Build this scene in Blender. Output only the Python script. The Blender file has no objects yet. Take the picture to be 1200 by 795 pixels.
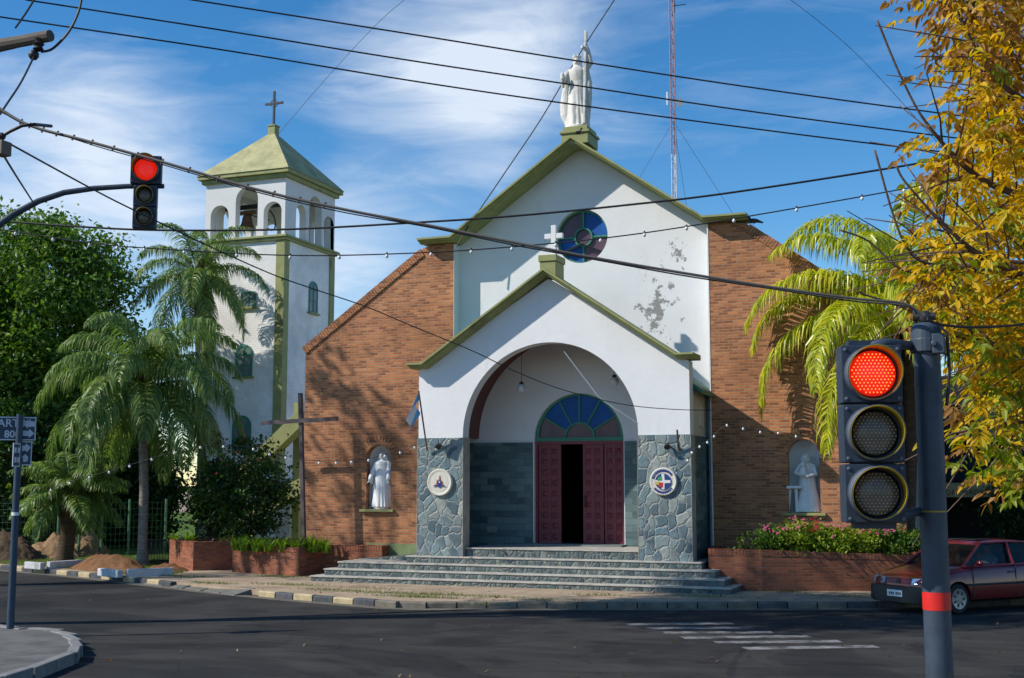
import bpy, math, random
import numpy as np
from mathutils import Vector, Matrix
PI=math.pi; R=math.radians
random.seed(7); RNG=np.random.default_rng(11)
sc=bpy.context.scene; COL=sc.collection
# ------------------------------------------------------------------ camera
F=1448.0; EYE=2.55; YAW=R(21.2); PIT=math.atan(170/F)
cam_d=bpy.data.cameras.new('camera'); cam=bpy.data.objects.new('camera',cam_d); COL.objects.link(cam)
cam_d.sensor_width=36; cam_d.lens=F/1200*36; cam_d.clip_start=0.1; cam_d.clip_end=3000
cam.location=(0,0,EYE); cam.rotation_euler=(PI/2+PIT,0,YAW); sc.camera=cam
# ------------------------------------------------------------------ world and sun
SUN=Vector((-1.5,-1.0,1.42)).normalized()          # direction towards the sun
EL=math.asin(SUN.z); AZ=math.atan2(SUN.x,SUN.y)
w=bpy.data.worlds.new('World'); sc.world=w; w.use_nodes=True
nt=w.node_tree; nt.nodes.clear()
def nd(nt,t,**k):
    n=nt.nodes.new(t)
    for a,b in k.items():
        if a.startswith('i_'):
            key=a[2:]; key=int(key) if key.isdigit() else key.replace('_',' ')
            n.inputs[key].default_value=b
        else: setattr(n,a,b)
    return n
def lk(nt,a,b): nt.links.new(a,b)
def ramp(nt,fac,stops,interp='LINEAR'):
    n=nt.nodes.new('ShaderNodeValToRGB'); cr=n.color_ramp; cr.interpolation=interp
    while len(cr.elements)<len(stops): cr.elements.new(0.5)
    for e,(p,c) in zip(cr.elements,stops):
        e.position=p; e.color=(c[0],c[1],c[2],1) if isinstance(c,(tuple,list)) else (c,c,c,1)
    if fac is not None: lk(nt,fac,n.inputs[0])
    return n.outputs[0]
sky=nd(nt,'ShaderNodeTexSky',sky_type='NISHITA',sun_disc=False,sun_elevation=EL,sun_rotation=AZ,altitude=600,air_density=1.0,dust_density=0.05,ozone_density=2.0)
hs=nd(nt,'ShaderNodeHueSaturation',i_Saturation=1.38,i_Value=0.98); lk(nt,sky.outputs[0],hs.inputs['Color'])
tc=nd(nt,'ShaderNodeTexCoord')
mp=nd(nt,'ShaderNodeMapping'); mp.inputs['Rotation'].default_value=(R(8),R(-14),R(21)); mp.inputs['Scale'].default_value=(2.6,3.4,11.0); mp.inputs['Location'].default_value=(1.3,0.4,2.2)
lk(nt,tc.outputs['Generated'],mp.inputs[0])
n1=nd(nt,'ShaderNodeTexNoise',i_Scale=0.8,i_Detail=9.0,i_Roughness=0.55,i_Distortion=0.5); lk(nt,mp.outputs[0],n1.inputs['Vector'])
n2=nd(nt,'ShaderNodeTexNoise',i_Scale=2.6,i_Detail=8.0,i_Roughness=0.6,i_Distortion=0.8); lk(nt,mp.outputs[0],n2.inputs['Vector'])
mxn=nd(nt,'ShaderNodeMath',operation='MULTIPLY_ADD'); mxn.inputs[1].default_value=0.45; lk(nt,n2.outputs[0],mxn.inputs[0]); lk(nt,n1.outputs[0],mxn.inputs[2])
# broad cloud banks, each at its own bearing and height in the sky
def dirv(px,py):
    fw=Vector((-math.sin(YAW)*math.cos(PIT),math.cos(YAW)*math.cos(PIT),math.sin(PIT))); rt=Vector((math.cos(YAW),math.sin(YAW),0)); up=rt.cross(fw)
    return (fw+rt*((px-600)/F)-up*((py-397.5)/F)).normalized()
acc=None
for (px,py,s,a) in [(150,135,0.075,.24),(60,215,0.09,.25),(520,95,0.08,.29),(600,60,0.06,.16),(590,215,0.05,.22),(420,300,0.07,.34),(720,160,0.035,.12),(-60,90,0.10,.2),(330,30,0.07,.12),(1250,80,0.2,.10),(250,330,.09,.22)]:
    dv=dirv(px,py)
    dn=nd(nt,'ShaderNodeVectorMath',operation='DISTANCE'); lk(nt,tc.outputs['Generated'],dn.inputs[0]); dn.inputs[1].default_value=dv
    mr=nd(nt,'ShaderNodeMapRange',interpolation_type='SMOOTHSTEP'); mr.inputs['From Min'].default_value=s*1.7; mr.inputs['From Max'].default_value=0; mr.inputs['To Min'].default_value=0; mr.inputs['To Max'].default_value=a
    lk(nt,dn.outputs['Value'],mr.inputs['Value'])
    if acc is None: acc=mr.outputs[0]
    else:
        ad=nd(nt,'ShaderNodeMath',operation='ADD'); lk(nt,acc,ad.inputs[0]); lk(nt,mr.outputs[0],ad.inputs[1]); acc=ad.outputs[0]
ad=nd(nt,'ShaderNodeMath',operation='ADD'); lk(nt,acc,ad.inputs[0]); lk(nt,mxn.outputs[0],ad.inputs[1])
sc8=nd(nt,'ShaderNodeMath',operation='MULTIPLY'); sc8.inputs[1].default_value=0.8; lk(nt,ad.outputs[0],sc8.inputs[0])
cl=ramp(nt,sc8.outputs[0],[(0.63,0.0),(0.72,0.12),(0.84,0.42),(0.95,0.78)])
mx=nd(nt,'ShaderNodeMix',data_type='RGBA'); lk(nt,cl,mx.inputs[0]); lk(nt,hs.outputs[0],mx.inputs[6]); mx.inputs[7].default_value=(6.0,6.5,7.1,1)
bg=nd(nt,'ShaderNodeBackground',i_Strength=0.132); lk(nt,mx.outputs[2],bg.inputs[0])
wo=nd(nt,'ShaderNodeOutputWorld'); lk(nt,bg.outputs[0],wo.inputs[0])
sd=bpy.data.lights.new('sun','SUN'); sun=bpy.data.objects.new('sun',sd); COL.objects.link(sun)
sd.energy=4.6; sd.angle=R(0.5); sd.color=(1.0,0.93,0.82); sun.rotation_euler=SUN.to_track_quat('Z','Y').to_euler(); sun.location=(-30,-20,30)
sc.view_settings.view_transform='Standard'; sc.view_settings.look='None'; sc.view_settings.gamma=1; sc.view_settings.use_curve_mapping=False
sc.view_settings.exposure=0.2
sc.render.resolution_x=1024; sc.render.resolution_y=678
# ------------------------------------------------------------------ placing: a photo direction meets a real plane
_fw=Vector((-math.sin(YAW)*math.cos(PIT),math.cos(YAW)*math.cos(PIT),math.sin(PIT))); _rt=Vector((math.cos(YAW),math.sin(YAW),0)); _up=_rt.cross(_fw)
def P(px,py,Y=None,z=None,d=None,X=None):
    r=_fw+_rt*((px-600)/F)-_up*((py-397.5)/F); o=Vector((0,0,EYE))
    if Y is not None: t=Y/r.y
    elif z is not None: t=(z-EYE)/r.z
    elif X is not None: t=X/r.x
    else: t=d
    return o+r*t
# ------------------------------------------------------------------ mesh builder
def wloc(o):
    v=Vector((0,0,0))
    while o is not None: v+=o.location; o=o.parent
    return v
class MB:
    def __init__(s): s.v=[]; s.f=[]; s.m=[]; s.cur=0
    def add(s,vs,fs):
        b=len(s.v); s.v.extend([tuple(v) for v in vs]); s.f.extend([tuple(i+b for i in f) for f in fs]); s.m.extend([s.cur]*len(fs)); return s
    def box(s,x0,x1,y0,y1,z0,z1):
        return s.add([(x0,y0,z0),(x1,y0,z0),(x1,y1,z0),(x0,y1,z0),(x0,y0,z1),(x1,y0,z1),(x1,y1,z1),(x0,y1,z1)],[(0,3,2,1),(4,5,6,7),(0,1,5,4),(1,2,6,5),(2,3,7,6),(3,0,4,7)])
    def obox(s,c,sz,M=None):
        M=M or Matrix.Identity(3); c=Vector(c)
        vs=[c+M@Vector((a*sz[0]/2,b*sz[1]/2,d*sz[2]/2)) for d in(-1,1) for a,b in((-1,-1),(1,-1),(1,1),(-1,1))]
        return s.add(vs,[(0,3,2,1),(4,5,6,7),(0,1,5,4),(1,2,6,5),(2,3,7,6),(3,0,4,7)])
    def beam(s,p0,p1,wd,h):
        p0=Vector(p0);p1=Vector(p1); d=(p1-p0); x=d.normalized(); y=Vector((0,0,1)).cross(x)
        if y.length<1e-3: y=Vector((0,1,0))
        y.normalize(); z=x.cross(y); M=Matrix((x,y,z)).transposed(); return s.obox((p0+p1)/2,(d.length,wd,h),M)
    def tube(s,pts,r,n=8,cap=True):
        pts=[Vector(p) for p in pts]; N=len(pts); rs=r if hasattr(r,'__len__') else [r]*N
        prev=None; b=[]; vs=[]
        for i,p in enumerate(pts):
            t=(pts[min(i+1,N-1)]-pts[max(i-1,0)])
            t=t.normalized() if t.length>1e-9 else Vector((0,0,1))
            if prev is None:
                u=Vector((0,0,1)).cross(t)
                if u.length<1e-3: u=Vector((1,0,0))
                u.normalize()
            else:
                u=prev-t*prev.dot(t); u.normalize() if u.length>1e-6 else None
            prev=u; v=t.cross(u)
            for k in range(n):
                a=2*PI*k/n; vs.append(p+(u*math.cos(a)+v*math.sin(a))*rs[i])
        fs=[(i*n+k,i*n+(k+1)%n,(i+1)*n+(k+1)%n,(i+1)*n+k) for i in range(N-1) for k in range(n)]
        if cap: fs+= [tuple(range(n-1,-1,-1)),tuple((N-1)*n+k for k in range(n))]
        return s.add(vs,fs)
    def lathe(s,prof,c=(0,0,0),n=20,axis=None,sx=1,sy=1,fold=None):
        c=Vector(c); q=Vector((0,0,1)).rotation_difference(Vector(axis)) if axis else None; vs=[]
        for (r,z) in prof:
            for k in range(n):
                a=2*PI*k/n; rr=r*(1+(fold(a,z) if fold else 0)); v=Vector((rr*math.cos(a)*sx,rr*math.sin(a)*sy,z))
                if q: v=q@v
                vs.append(c+v)
        N=len(prof); fs=[(i*n+k,i*n+(k+1)%n,(i+1)*n+(k+1)%n,(i+1)*n+k) for i in range(N-1) for k in range(n)]
        if prof[0]!=prof[-1] and prof[0][0]>1e-6: fs.append(tuple(range(n-1,-1,-1)))
        if prof[0]!=prof[-1] and prof[-1][0]>1e-6: fs.append(tuple((N-1)*n+k for k in range(n)))
        return s.add(vs,fs)
    def ball(s,c,r,n=12,sc_=(1,1,1)):
        m=n//2; prof=[(max(r*math.sin(PI*i/m),1e-5),-r*math.cos(PI*i/m)*sc_[2]) for i in range(m+1)]
        return s.lathe(prof,c,n,sx=sc_[0],sy=sc_[1])
    def slab(s,poly,y0,y1):           # polygon in (x,z), thickness along y
        n=len(poly); vs=[(x,y0,z) for x,z in poly]+[(x,y1,z) for x,z in poly]
        return s.add(vs,[tuple(range(n)),tuple(range(2*n-1,n-1,-1))]+[(i,i+n,(i+1)%n+n,(i+1)%n) for i in range(n)])
    def plate(s,poly,z0,z1):          # polygon in (x,y), thickness along z
        n=len(poly); vs=[(x,y,z0) for x,y in poly]+[(x,y,z1) for x,y in poly]
        return s.add(vs,[tuple(range(n-1,-1,-1)),tuple(range(n,2*n))]+[(i,(i+1)%n,(i+1)%n+n,i+n) for i in range(n)])
    def holed(s,outer,holes,y0,y1,M=None):    # polygon with holes in (x,z), thickness along y
        cu=bpy.data.curves.new('c','CURVE'); cu.dimensions='2D'; cu.fill_mode='BOTH'; cu.extrude=(y1-y0)/2
        for pl in [outer]+list(holes):
            sp=cu.splines.new('POLY'); sp.points.add(len(pl)-1); sp.use_cyclic_u=True
            for q,(x,z) in zip(sp.points,pl): q.co=(x,z,0,1)
        ob=bpy.data.objects.new('c',cu); COL.objects.link(ob); me=ob.to_mesh()
        vs=[Vector((v.co.x,(y0+y1)/2-v.co.z,v.co.y)) for v in me.vertices]
        if M: vs=[M@v for v in vs]
        fs=[tuple(p.vertices) for p in me.polygons]; ob.to_mesh_clear(); bpy.data.objects.remove(ob); bpy.data.curves.remove(cu)
        return s.add(vs,fs)
    def sweep(s,path,prof,Y):         # moulding along a path in (x,z); prof of (out,forward)
        n=len(path); m=len(prof); vs=[]
        for i,(x,z) in enumerate(path):
            def nrm(a,b):
                d=Vector((b[0]-a[0],b[1]-a[1])); d.normalize(); return Vector((-d.y,d.x))
            n0=nrm(path[i-1],path[i]) if i>0 else None; n1=nrm(path[i],path[i+1]) if i<n-1 else None
            if n0 is None: mm=n1
            elif n1 is None: mm=n0
            else:
                mm=(n0+n1); mm=mm/ (mm.length_squared/2)
            for (o,fw) in prof: vs.append((x+mm.x*o,Y-fw,z+mm.y*o))
        fs=[(i*m+k,i*m+(k+1)%m,(i+1)*m+(k+1)%m,(i+1)*m+k) for i in range(n-1) for k in range(m)]
        fs+=[tuple(range(m)),tuple((n-1)*m+k for k in range(m-1,-1,-1))]
        return s.add(vs,fs)
    def txt(s,body,size,M,depth=0.004,align='CENTER',spacing=1.0,bold=0.0):
        cu=bpy.data.curves.new('t','FONT'); cu.body=body; cu.size=size; cu.extrude=depth; cu.align_x=align; cu.align_y='CENTER'; cu.space_character=spacing; cu.offset=bold; cu.resolution_u=3
        ob=bpy.data.objects.new('t',cu); COL.objects.link(ob); bpy.context.view_layer.update()
        me=ob.to_mesh(); s.add([M@v.co for v in me.vertices],[tuple(p.vertices) for p in me.polygons]); ob.to_mesh_clear(); bpy.data.objects.remove(ob); bpy.data.curves.remove(cu); return s
    def raw(s,V,Fa):                  # numpy arrays
        b=len(s.v); s.v.extend(map(tuple,V.tolist())); s.f.extend(map(tuple,(Fa+b).tolist())); s.m.extend([s.cur]*len(Fa)); return s
    def build(s,name,mat,parent=None,smooth=False,bevel=0,origin=None,angle=40):
        V=np.array(s.v,dtype=float)
        if parent is not None: off=np.array(wloc(parent)); loc=(0,0,0)
        else:
            if origin is None: mn,mxx=V.min(0),V.max(0); origin=((mn[0]+mxx[0])/2,(mn[1]+mxx[1])/2,mn[2])
            off=np.array(origin,dtype=float); loc=tuple(origin)
        me=bpy.data.meshes.new(name); me.from_pydata((V-off).tolist(),[],s.f); me.update()
        mats=mat if isinstance(mat,(list,tuple)) else [mat]
        for q in mats: me.materials.append(q)
        if len(mats)>1: me.polygons.foreach_set('material_index',s.m)
        # box projected UVs in metres
        nl=len(me.loops); li=np.empty(nl,dtype=np.int32); me.loops.foreach_get('vertex_index',li)
        npz=len(me.polygons); nr=np.empty(npz*3); me.polygons.foreach_get('normal',nr); nr=nr.reshape(-1,3); tot=np.empty(npz,dtype=np.int32); me.polygons.foreach_get('loop_total',tot)
        ln=np.repeat(nr,tot,axis=0); co=V[li]; hx=np.hypot(ln[:,0],ln[:,1])+1e-9
        top=np.abs(ln[:,2])>0.75
        u=(co[:,0]*(-ln[:,1])+co[:,1]*ln[:,0])/hx; v=co[:,2].copy(); u[top]=co[top,0]; v[top]=co[top,1]
        uv=me.uv_layers.new(name='UVMap'); uv.data.foreach_set('uv',np.stack([u,v],1).astype(np.float32).ravel())
        if smooth:
            me.polygons.foreach_set('use_smooth',[True]*npz)
            if angle<180: me.set_sharp_from_angle(angle=R(angle))
        o=bpy.data.objects.new(name,me); COL.objects.link(o); o.location=loc
        if parent is not None: o.parent=parent
        if bevel:
            b=o.modifiers.new('bevel','BEVEL'); b.width=bevel; b.segments=2; b.limit_method='ANGLE'; b.angle_limit=R(40)
        return o
def tag(o,label=None,cat=None,group=None,kind=None):
    if label: o['label']=label
    if cat: o['category']=cat
    if group: o['group']=group
    if kind: o['kind']=kind
    return o
def thing(name,label,cat,loc=(0,0,0),group=None):
    o=bpy.data.objects.new(name,None); COL.objects.link(o); o.location=loc; o.empty_display_size=0.2; return tag(o,label,cat,group)
def copy_tree(o,parent=None):
    c=o.copy(); COL.objects.link(c); c.parent=parent
    for ch in list(o.children): copy_tree(ch,c)
    return c
def arc(cx,cz,r,a0,a1,n): return [(cx+r*math.cos(a0+(a1-a0)*i/n),cz+r*math.sin(a0+(a1-a0)*i/n)) for i in range(n+1)]
def archhole(x0,x1,z0,zs,n=20): return [(x0,z0),(x1,z0)]+arc((x0+x1)/2,zs,(x1-x0)/2,0,PI,n)
# ------------------------------------------------------------------ materials
def newmat(name):
    m=bpy.data.materials.new(name); m.use_nodes=True; nt=m.node_tree; b=nt.nodes['Principled BSDF']; return m,nt,b
def bump(nt,b,h,strength=0.3,dist=0.01):
    bp=nd(nt,'ShaderNodeBump',i_Strength=strength,i_Distance=dist); lk(nt,h,bp.inputs['Height']); lk(nt,bp.outputs[0],b.inputs['Normal'])
def mixc(nt,f,a,b_,mode='MIX'):
    m=nd(nt,'ShaderNodeMix',data_type='RGBA',blend_type=mode)
    for i,x in((0,f),(6,a),(7,b_)):
        if isinstance(x,(int,float)): m.inputs[i].default_value=x
        elif isinstance(x,(tuple,list)): m.inputs[i].default_value=(x[0],x[1],x[2],1)
        else: lk(nt,x,m.inputs[i])
    return m.outputs[2]
def noise(nt,scale,detail=5,rough=0.6,coord='Object',dist=0,vec=None,msc=None):
    n=nd(nt,'ShaderNodeTexNoise',i_Scale=scale,i_Detail=detail,i_Roughness=rough,i_Distortion=dist)
    if vec is None:
        t=nd(nt,'ShaderNodeTexCoord'); vec=t.outputs[coord] if coord!='World' else nd(nt,'ShaderNodeNewGeometry').outputs['Position']
    if msc:
        m=nd(nt,'ShaderNodeMapping'); m.inputs['Scale'].default_value=msc; lk(nt,vec,m.inputs[0]); vec=m.outputs[0]
    lk(nt,vec,n.inputs['Vector']); return n.outputs[0]
def paint(name,c,rough=0.55,var=0.18,scale=3.0,metal=0,bmp=0.15,spec=0.4,dirt=None,dirt_lo=.58,dirt_hi=.75,dscale=1.3):
    m,nt,b=newmat(name); n=noise(nt,scale,6,0.65,'World')
    lo=tuple(x*(1-var) for x in c); hi=tuple(min(1,x*(1+var)) for x in c)
    col=ramp(nt,n,[(0.3,lo),(0.7,hi)])
    if dirt:
        d=noise(nt,dscale,8,0.7,'World',msc=(1,1,0.45)); col=mixc(nt,ramp(nt,d,[(dirt_lo,0.0),(dirt_hi,1.0)]),col,dirt)
    lk(nt,col,b.inputs['Base Color']); b.inputs['Roughness'].default_value=rough; b.inputs['Metallic'].default_value=metal; b.inputs['Specular IOR Level'].default_value=spec
    if bmp: bump(nt,b,noise(nt,scale*12,4,0.7,'World'),bmp,0.006)
    return m
def plain(name,c,rough=0.5,metal=0,emit=None,es=0):
    m,nt,b=newmat(name); n=noise(nt,20,3,0.5,'World'); lk(nt,ramp(nt,n,[(0.2,tuple(x*0.85 for x in c)),(0.8,tuple(min(1,x*1.1) for x in c))]),b.inputs['Base Color'])
    b.inputs['Roughness'].default_value=rough; b.inputs['Metallic'].default_value=metal
    if emit: b.inputs['Emission Color'].default_value=(*emit,1); b.inputs['Emission Strength'].default_value=es
    return m
def brickmat(name,c1,c2,c3,mortar,bw=0.235,rh=0.068,mt=0.010,rough=0.85,bmp=0.8,bias=0.0):
    m,nt,b=newmat(name); uvn=nd(nt,'ShaderNodeUVMap',uv_map='UVMap')
    wv=noise(nt,1.2,3,0.5,'World'); wob=nd(nt,'ShaderNodeVectorMath',operation='SCALE'); wob.inputs['Scale'].default_value=0.03
    cx=nd(nt,'ShaderNodeCombineXYZ'); lk(nt,wv,cx.inputs[1]); lk(nt,cx.outputs[0],wob.inputs[0])
    ad=nd(nt,'ShaderNodeVectorMath',operation='ADD'); lk(nt,uvn.outputs[0],ad.inputs[0]); lk(nt,wob.outputs[0],ad.inputs[1])
    def br(a,c,mo):
        n=nd(nt,'ShaderNodeTexBrick',offset=0.5); n.inputs['Color1'].default_value=(*a,1); n.inputs['Color2'].default_value=(*c,1); n.inputs['Mortar'].default_value=(*mo,1)
        n.inputs['Scale'].default_value=1.0; n.inputs['Brick Width'].default_value=bw; n.inputs['Row Height'].default_value=rh; n.inputs['Mortar Size'].default_value=mt; n.inputs['Mortar Smooth'].default_value=0.25; n.inputs['Bias'].default_value=bias
        lk(nt,ad.outputs[0],n.inputs['Vector']); return n
    n=br(c1,c2,mortar)
    big=noise(nt,0.55,6,0.65,'World'); pat=noise(nt,4.0,4,0.7,'World',msc=(1,1,3.5))
    col=mixc(nt,ramp(nt,pat,[(0.54,0.0),(0.68,0.4)]),n.outputs[0],mixc(nt,n.outputs['Fac'],c3,mortar))
    col=mixc(nt,0.55,col,ramp(nt,big,[(0.32,0.55),(0.68,1.25)]),'MULTIPLY')
    fine=noise(nt,60,3,0.6,'World'); col=mixc(nt,0.5,col,ramp(nt,fine,[(0.25,0.65),(0.75,1.2)]),'MULTIPLY')
    soot=noise(nt,0.9,7,0.7,'World',msc=(1.2,1.2,.3)); col=mixc(nt,ramp(nt,soot,[(0.58,0.0),(0.76,0.4)]),col,tuple(x*.35 for x in c1))
    lk(nt,col,b.inputs['Base Color']); b.inputs['Roughness'].default_value=rough; b.inputs['Specular IOR Level'].default_value=0.2
    h=nd(nt,'ShaderNodeMath',operation='MULTIPLY_ADD'); h.inputs[1].default_value=-1.0; lk(nt,n.outputs['Fac'],h.inputs[0]); lk(nt,fine,h.inputs[2]); bump(nt,b,h.outputs[0],bmp,0.012)
    return m
M={}
M['brick']=brickmat('brick_facade',(.60,.235,.095),(.27,.090,.042),(.68,.34,.17),(.37,.25,.165),bw=.24,rh=.071,mt=.011)
M['brick_low']=brickmat('brick_planter',(.42,.13,.06),(.24,.07,.04),(.50,.23,.13),(.23,.15,.11))
M['slate_tile']=brickmat('slate_tile',(.17,.245,.245),(.07,.11,.12),(.22,.28,.25),(.085,.13,.14),bw=0.42,rh=0.17,mt=0.006,rough=0.5,bmp=0.25)
def crazy(name,scale,cols,joint,jw=0.055,zs=0.75,bmp=0.9):
    m,nt,b=newmat(name); uvn=nd(nt,'ShaderNodeUVMap',uv_map='UVMap')
    mp=nd(nt,'ShaderNodeMapping'); mp.inputs['Scale'].default_value=(scale,scale*zs,1)
    dn=nd(nt,'ShaderNodeTexNoise',i_Scale=3.4,i_Detail=5.0); lk(nt,uvn.outputs[0],dn.inputs['Vector'])
    ds=nd(nt,'ShaderNodeVectorMath',operation='SCALE'); ds.inputs['Scale'].default_value=0.30; lk(nt,dn.outputs['Color'],ds.inputs[0])
    ad=nd(nt,'ShaderNodeVectorMath',operation='ADD'); lk(nt,uvn.outputs[0],ad.inputs[0]); lk(nt,ds.outputs[0],ad.inputs[1]); lk(nt,ad.outputs[0],mp.inputs[0])
    v1=nd(nt,'ShaderNodeTexVoronoi',voronoi_dimensions='2D',feature='DISTANCE_TO_EDGE',i_Scale=1.0); v2=nd(nt,'ShaderNodeTexVoronoi',voronoi_dimensions='2D',i_Scale=1.0)
    lk(nt,mp.outputs[0],v1.inputs['Vector']); lk(nt,mp.outputs[0],v2.inputs['Vector'])
    sep=nd(nt,'ShaderNodeSeparateColor'); lk(nt,v2.outputs['Color'],sep.inputs[0])
    st=ramp(nt,sep.outputs[0],[(i/(len(cols)-1),c) for i,c in enumerate(cols)])
    fn=noise(nt,9,6,0.7,'World',msc=(1,1,1)); st=mixc(nt,0.6,st,ramp(nt,fn,[(0.3,0.55),(0.7,1.5)]),'MULTIPLY')
    e=ramp(nt,v1.outputs[0],[(jw*0.55,0.0),(jw,1.0)]); jn=noise(nt,30,3,0.6,'World'); jc=mixc(nt,jn,tuple(x*0.7 for x in joint),joint)
    lk(nt,mixc(nt,e,jc,st),b.inputs['Base Color']); b.inputs['Roughness'].default_value=0.6
    h=mixc(nt,0.3,ramp(nt,v1.outputs[0],[(0.0,0.0),(jw*2.4,1.0)]),fn,'MULTIPLY'); bump(nt,b,h,bmp,0.02); return m
M['crazy']=crazy('crazy_stone',4.7,[(.06,.10,.12),(.10,.165,.19),(.20,.25,.245),(.05,.09,.115),(.29,.32,.29),(.085,.135,.165),(.15,.22,.235)],(.30,.31,.28),jw=.055)
M['crazy_step']=crazy('crazy_stone_step',7.5,[(.03,.055,.07),(.09,.13,.13),(.05,.08,.09),(.17,.20,.18)],(.15,.145,.125),jw=0.09)
def plaster(name,c,patch=None,rough=0.8):
    m,nt,b=newmat(name); big=noise(nt,0.7,7,0.65,'World'); col=ramp(nt,big,[(0.3,tuple(x*0.90 for x in c)),(0.7,c)])
    st=noise(nt,1.1,8,0.75,'World',msc=(1.6,1.6,0.35)); col=mixc(nt,ramp(nt,st,[(0.58,0.0),(0.78,0.42)]),col,(.40,.41,.38))
    sp=noise(nt,5.5,6,0.7,'World'); col=mixc(nt,ramp(nt,sp,[(0.715,0.0),(0.735,0.8)]),col,(.22,.22,.21))
    if patch:
        g=nd(nt,'ShaderNodeNewGeometry')
        for (pc,rad,thr) in patch:
            mp_=nd(nt,'ShaderNodeVectorMath',operation='SUBTRACT'); lk(nt,g.outputs['Position'],mp_.inputs[0]); mp_.inputs[1].default_value=pc
            ms=nd(nt,'ShaderNodeVectorMath',operation='MULTIPLY'); lk(nt,mp_.outputs[0],ms.inputs[0]); ms.inputs[1].default_value=(1,1,0.55)
            ln=nd(nt,'ShaderNodeVectorMath',operation='LENGTH'); lk(nt,ms.outputs[0],ln.inputs[0])
            mr=nd(nt,'ShaderNodeMapRange'); mr.inputs['From Min'].default_value=0; mr.inputs['From Max'].default_value=rad; mr.inputs['To Min'].default_value=0.24; mr.inputs['To Max'].default_value=-0.12; lk(nt,ln.outputs['Value'],mr.inputs['Value'])
            q=noise(nt,3.2,9,0.72,'World'); ad=nd(nt,'ShaderNodeMath',operation='ADD'); lk(nt,q,ad.inputs[0]); lk(nt,mr.outputs[0],ad.inputs[1])
            col=mixc(nt,ramp(nt,ad.outputs[0],[(thr,0.0),(thr+0.015,1.0)]),col,(.27,.27,.26))
    lk(nt,col,b.inputs['Base Color']); b.inputs['Roughness'].default_value=rough; b.inputs['Specular IOR Level'].default_value=0.2
    bump(nt,b,noise(nt,7,7,0.7,'World'),0.35,0.02); return m
M['metal_dark']=paint('dark_iron',(.03,.03,.035),0.5,metal=0.3)
M['olive']=paint('olive_paint',(.26,.275,.105),0.6,0.16,2.2,dirt=(.10,.11,.05),dirt_lo=.56,dirt_hi=.72)
M['roof_moss']=paint('mossy_cement_roof',(.40,.38,.20),0.85,0.22,1.8,dirt=(.20,.20,.10),dirt_lo=.45,dirt_hi=.75,bmp=0.4)
M['white']=paint('white_paint',(.72,.73,.73),0.6,0.05,2)
M['cream']=plaster('cream_plaster',(.62,.57,.48))
M['porch_in']=plaster('porch_plaster',(.66,.63,.56))
M['concrete']=paint('concrete',(.34,.32,.28),0.85,0.25,2.5,dirt=(.16,.15,.12),bmp=0.4)
M['tread']=paint('stone_tread',(.40,.38,.34),0.7,0.25,4,bmp=0.3)
M['wine']=paint('wine_paint',(.18,.03,.042),0.45,0.2,5,bmp=0.2)
M['wine_dull']=paint('wine_ceiling',(.13,.05,.045),0.6,0.2,5)
M['teal']=paint('teal_green_paint',(.03,.20,.13),0.5,0.15,3)
M['dkgreen']=paint('green_roof_edge',(.045,.17,.11),0.6,0.4,6,dirt=(.10,.13,.10))
def glassy(name,c,rough=0.12,stripe=None):
    m,nt,b=newmat(name); n=noise(nt,2.5,3,0.5,'World',msc=(1,1,0.4)); lk(nt,ramp(nt,n,[(0.3,tuple(x*0.7 for x in c)),(0.7,tuple(x*1.25 for x in c))]),b.inputs['Base Color']); b.inputs['Roughness'].default_value=rough; b.inputs['Specular IOR Level'].default_value=0.3
    bump(nt,b,noise(nt,18,2,0.5,'World'),0.12,0.01); return m
M['pane_blue']=glassy('blue_glass',(.003,.075,.30),0.5)
M['pane_wine']=glassy('wine_glass',(.10,.055,.075),0.25)
M['pane_dark']=glassy('dark_window_glass',(.02,.035,.04))
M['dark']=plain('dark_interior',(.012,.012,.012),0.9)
M['statue']=paint('statue_white',(.70,.71,.72),0.5,0.08,6,dirt=(.45,.46,.45),dirt_lo=.55,dirt_hi=.8)
M['statue_old']=paint('statue_weathered',(.62,.61,.57),0.75,0.15,4,dirt=(.20,.20,.18),dirt_lo=.54,dirt_hi=.72,dscale=3)
M['bronze']=paint('bell_bronze',(.16,.09,.05),0.5,0.3,8,metal=0.5)
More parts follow.
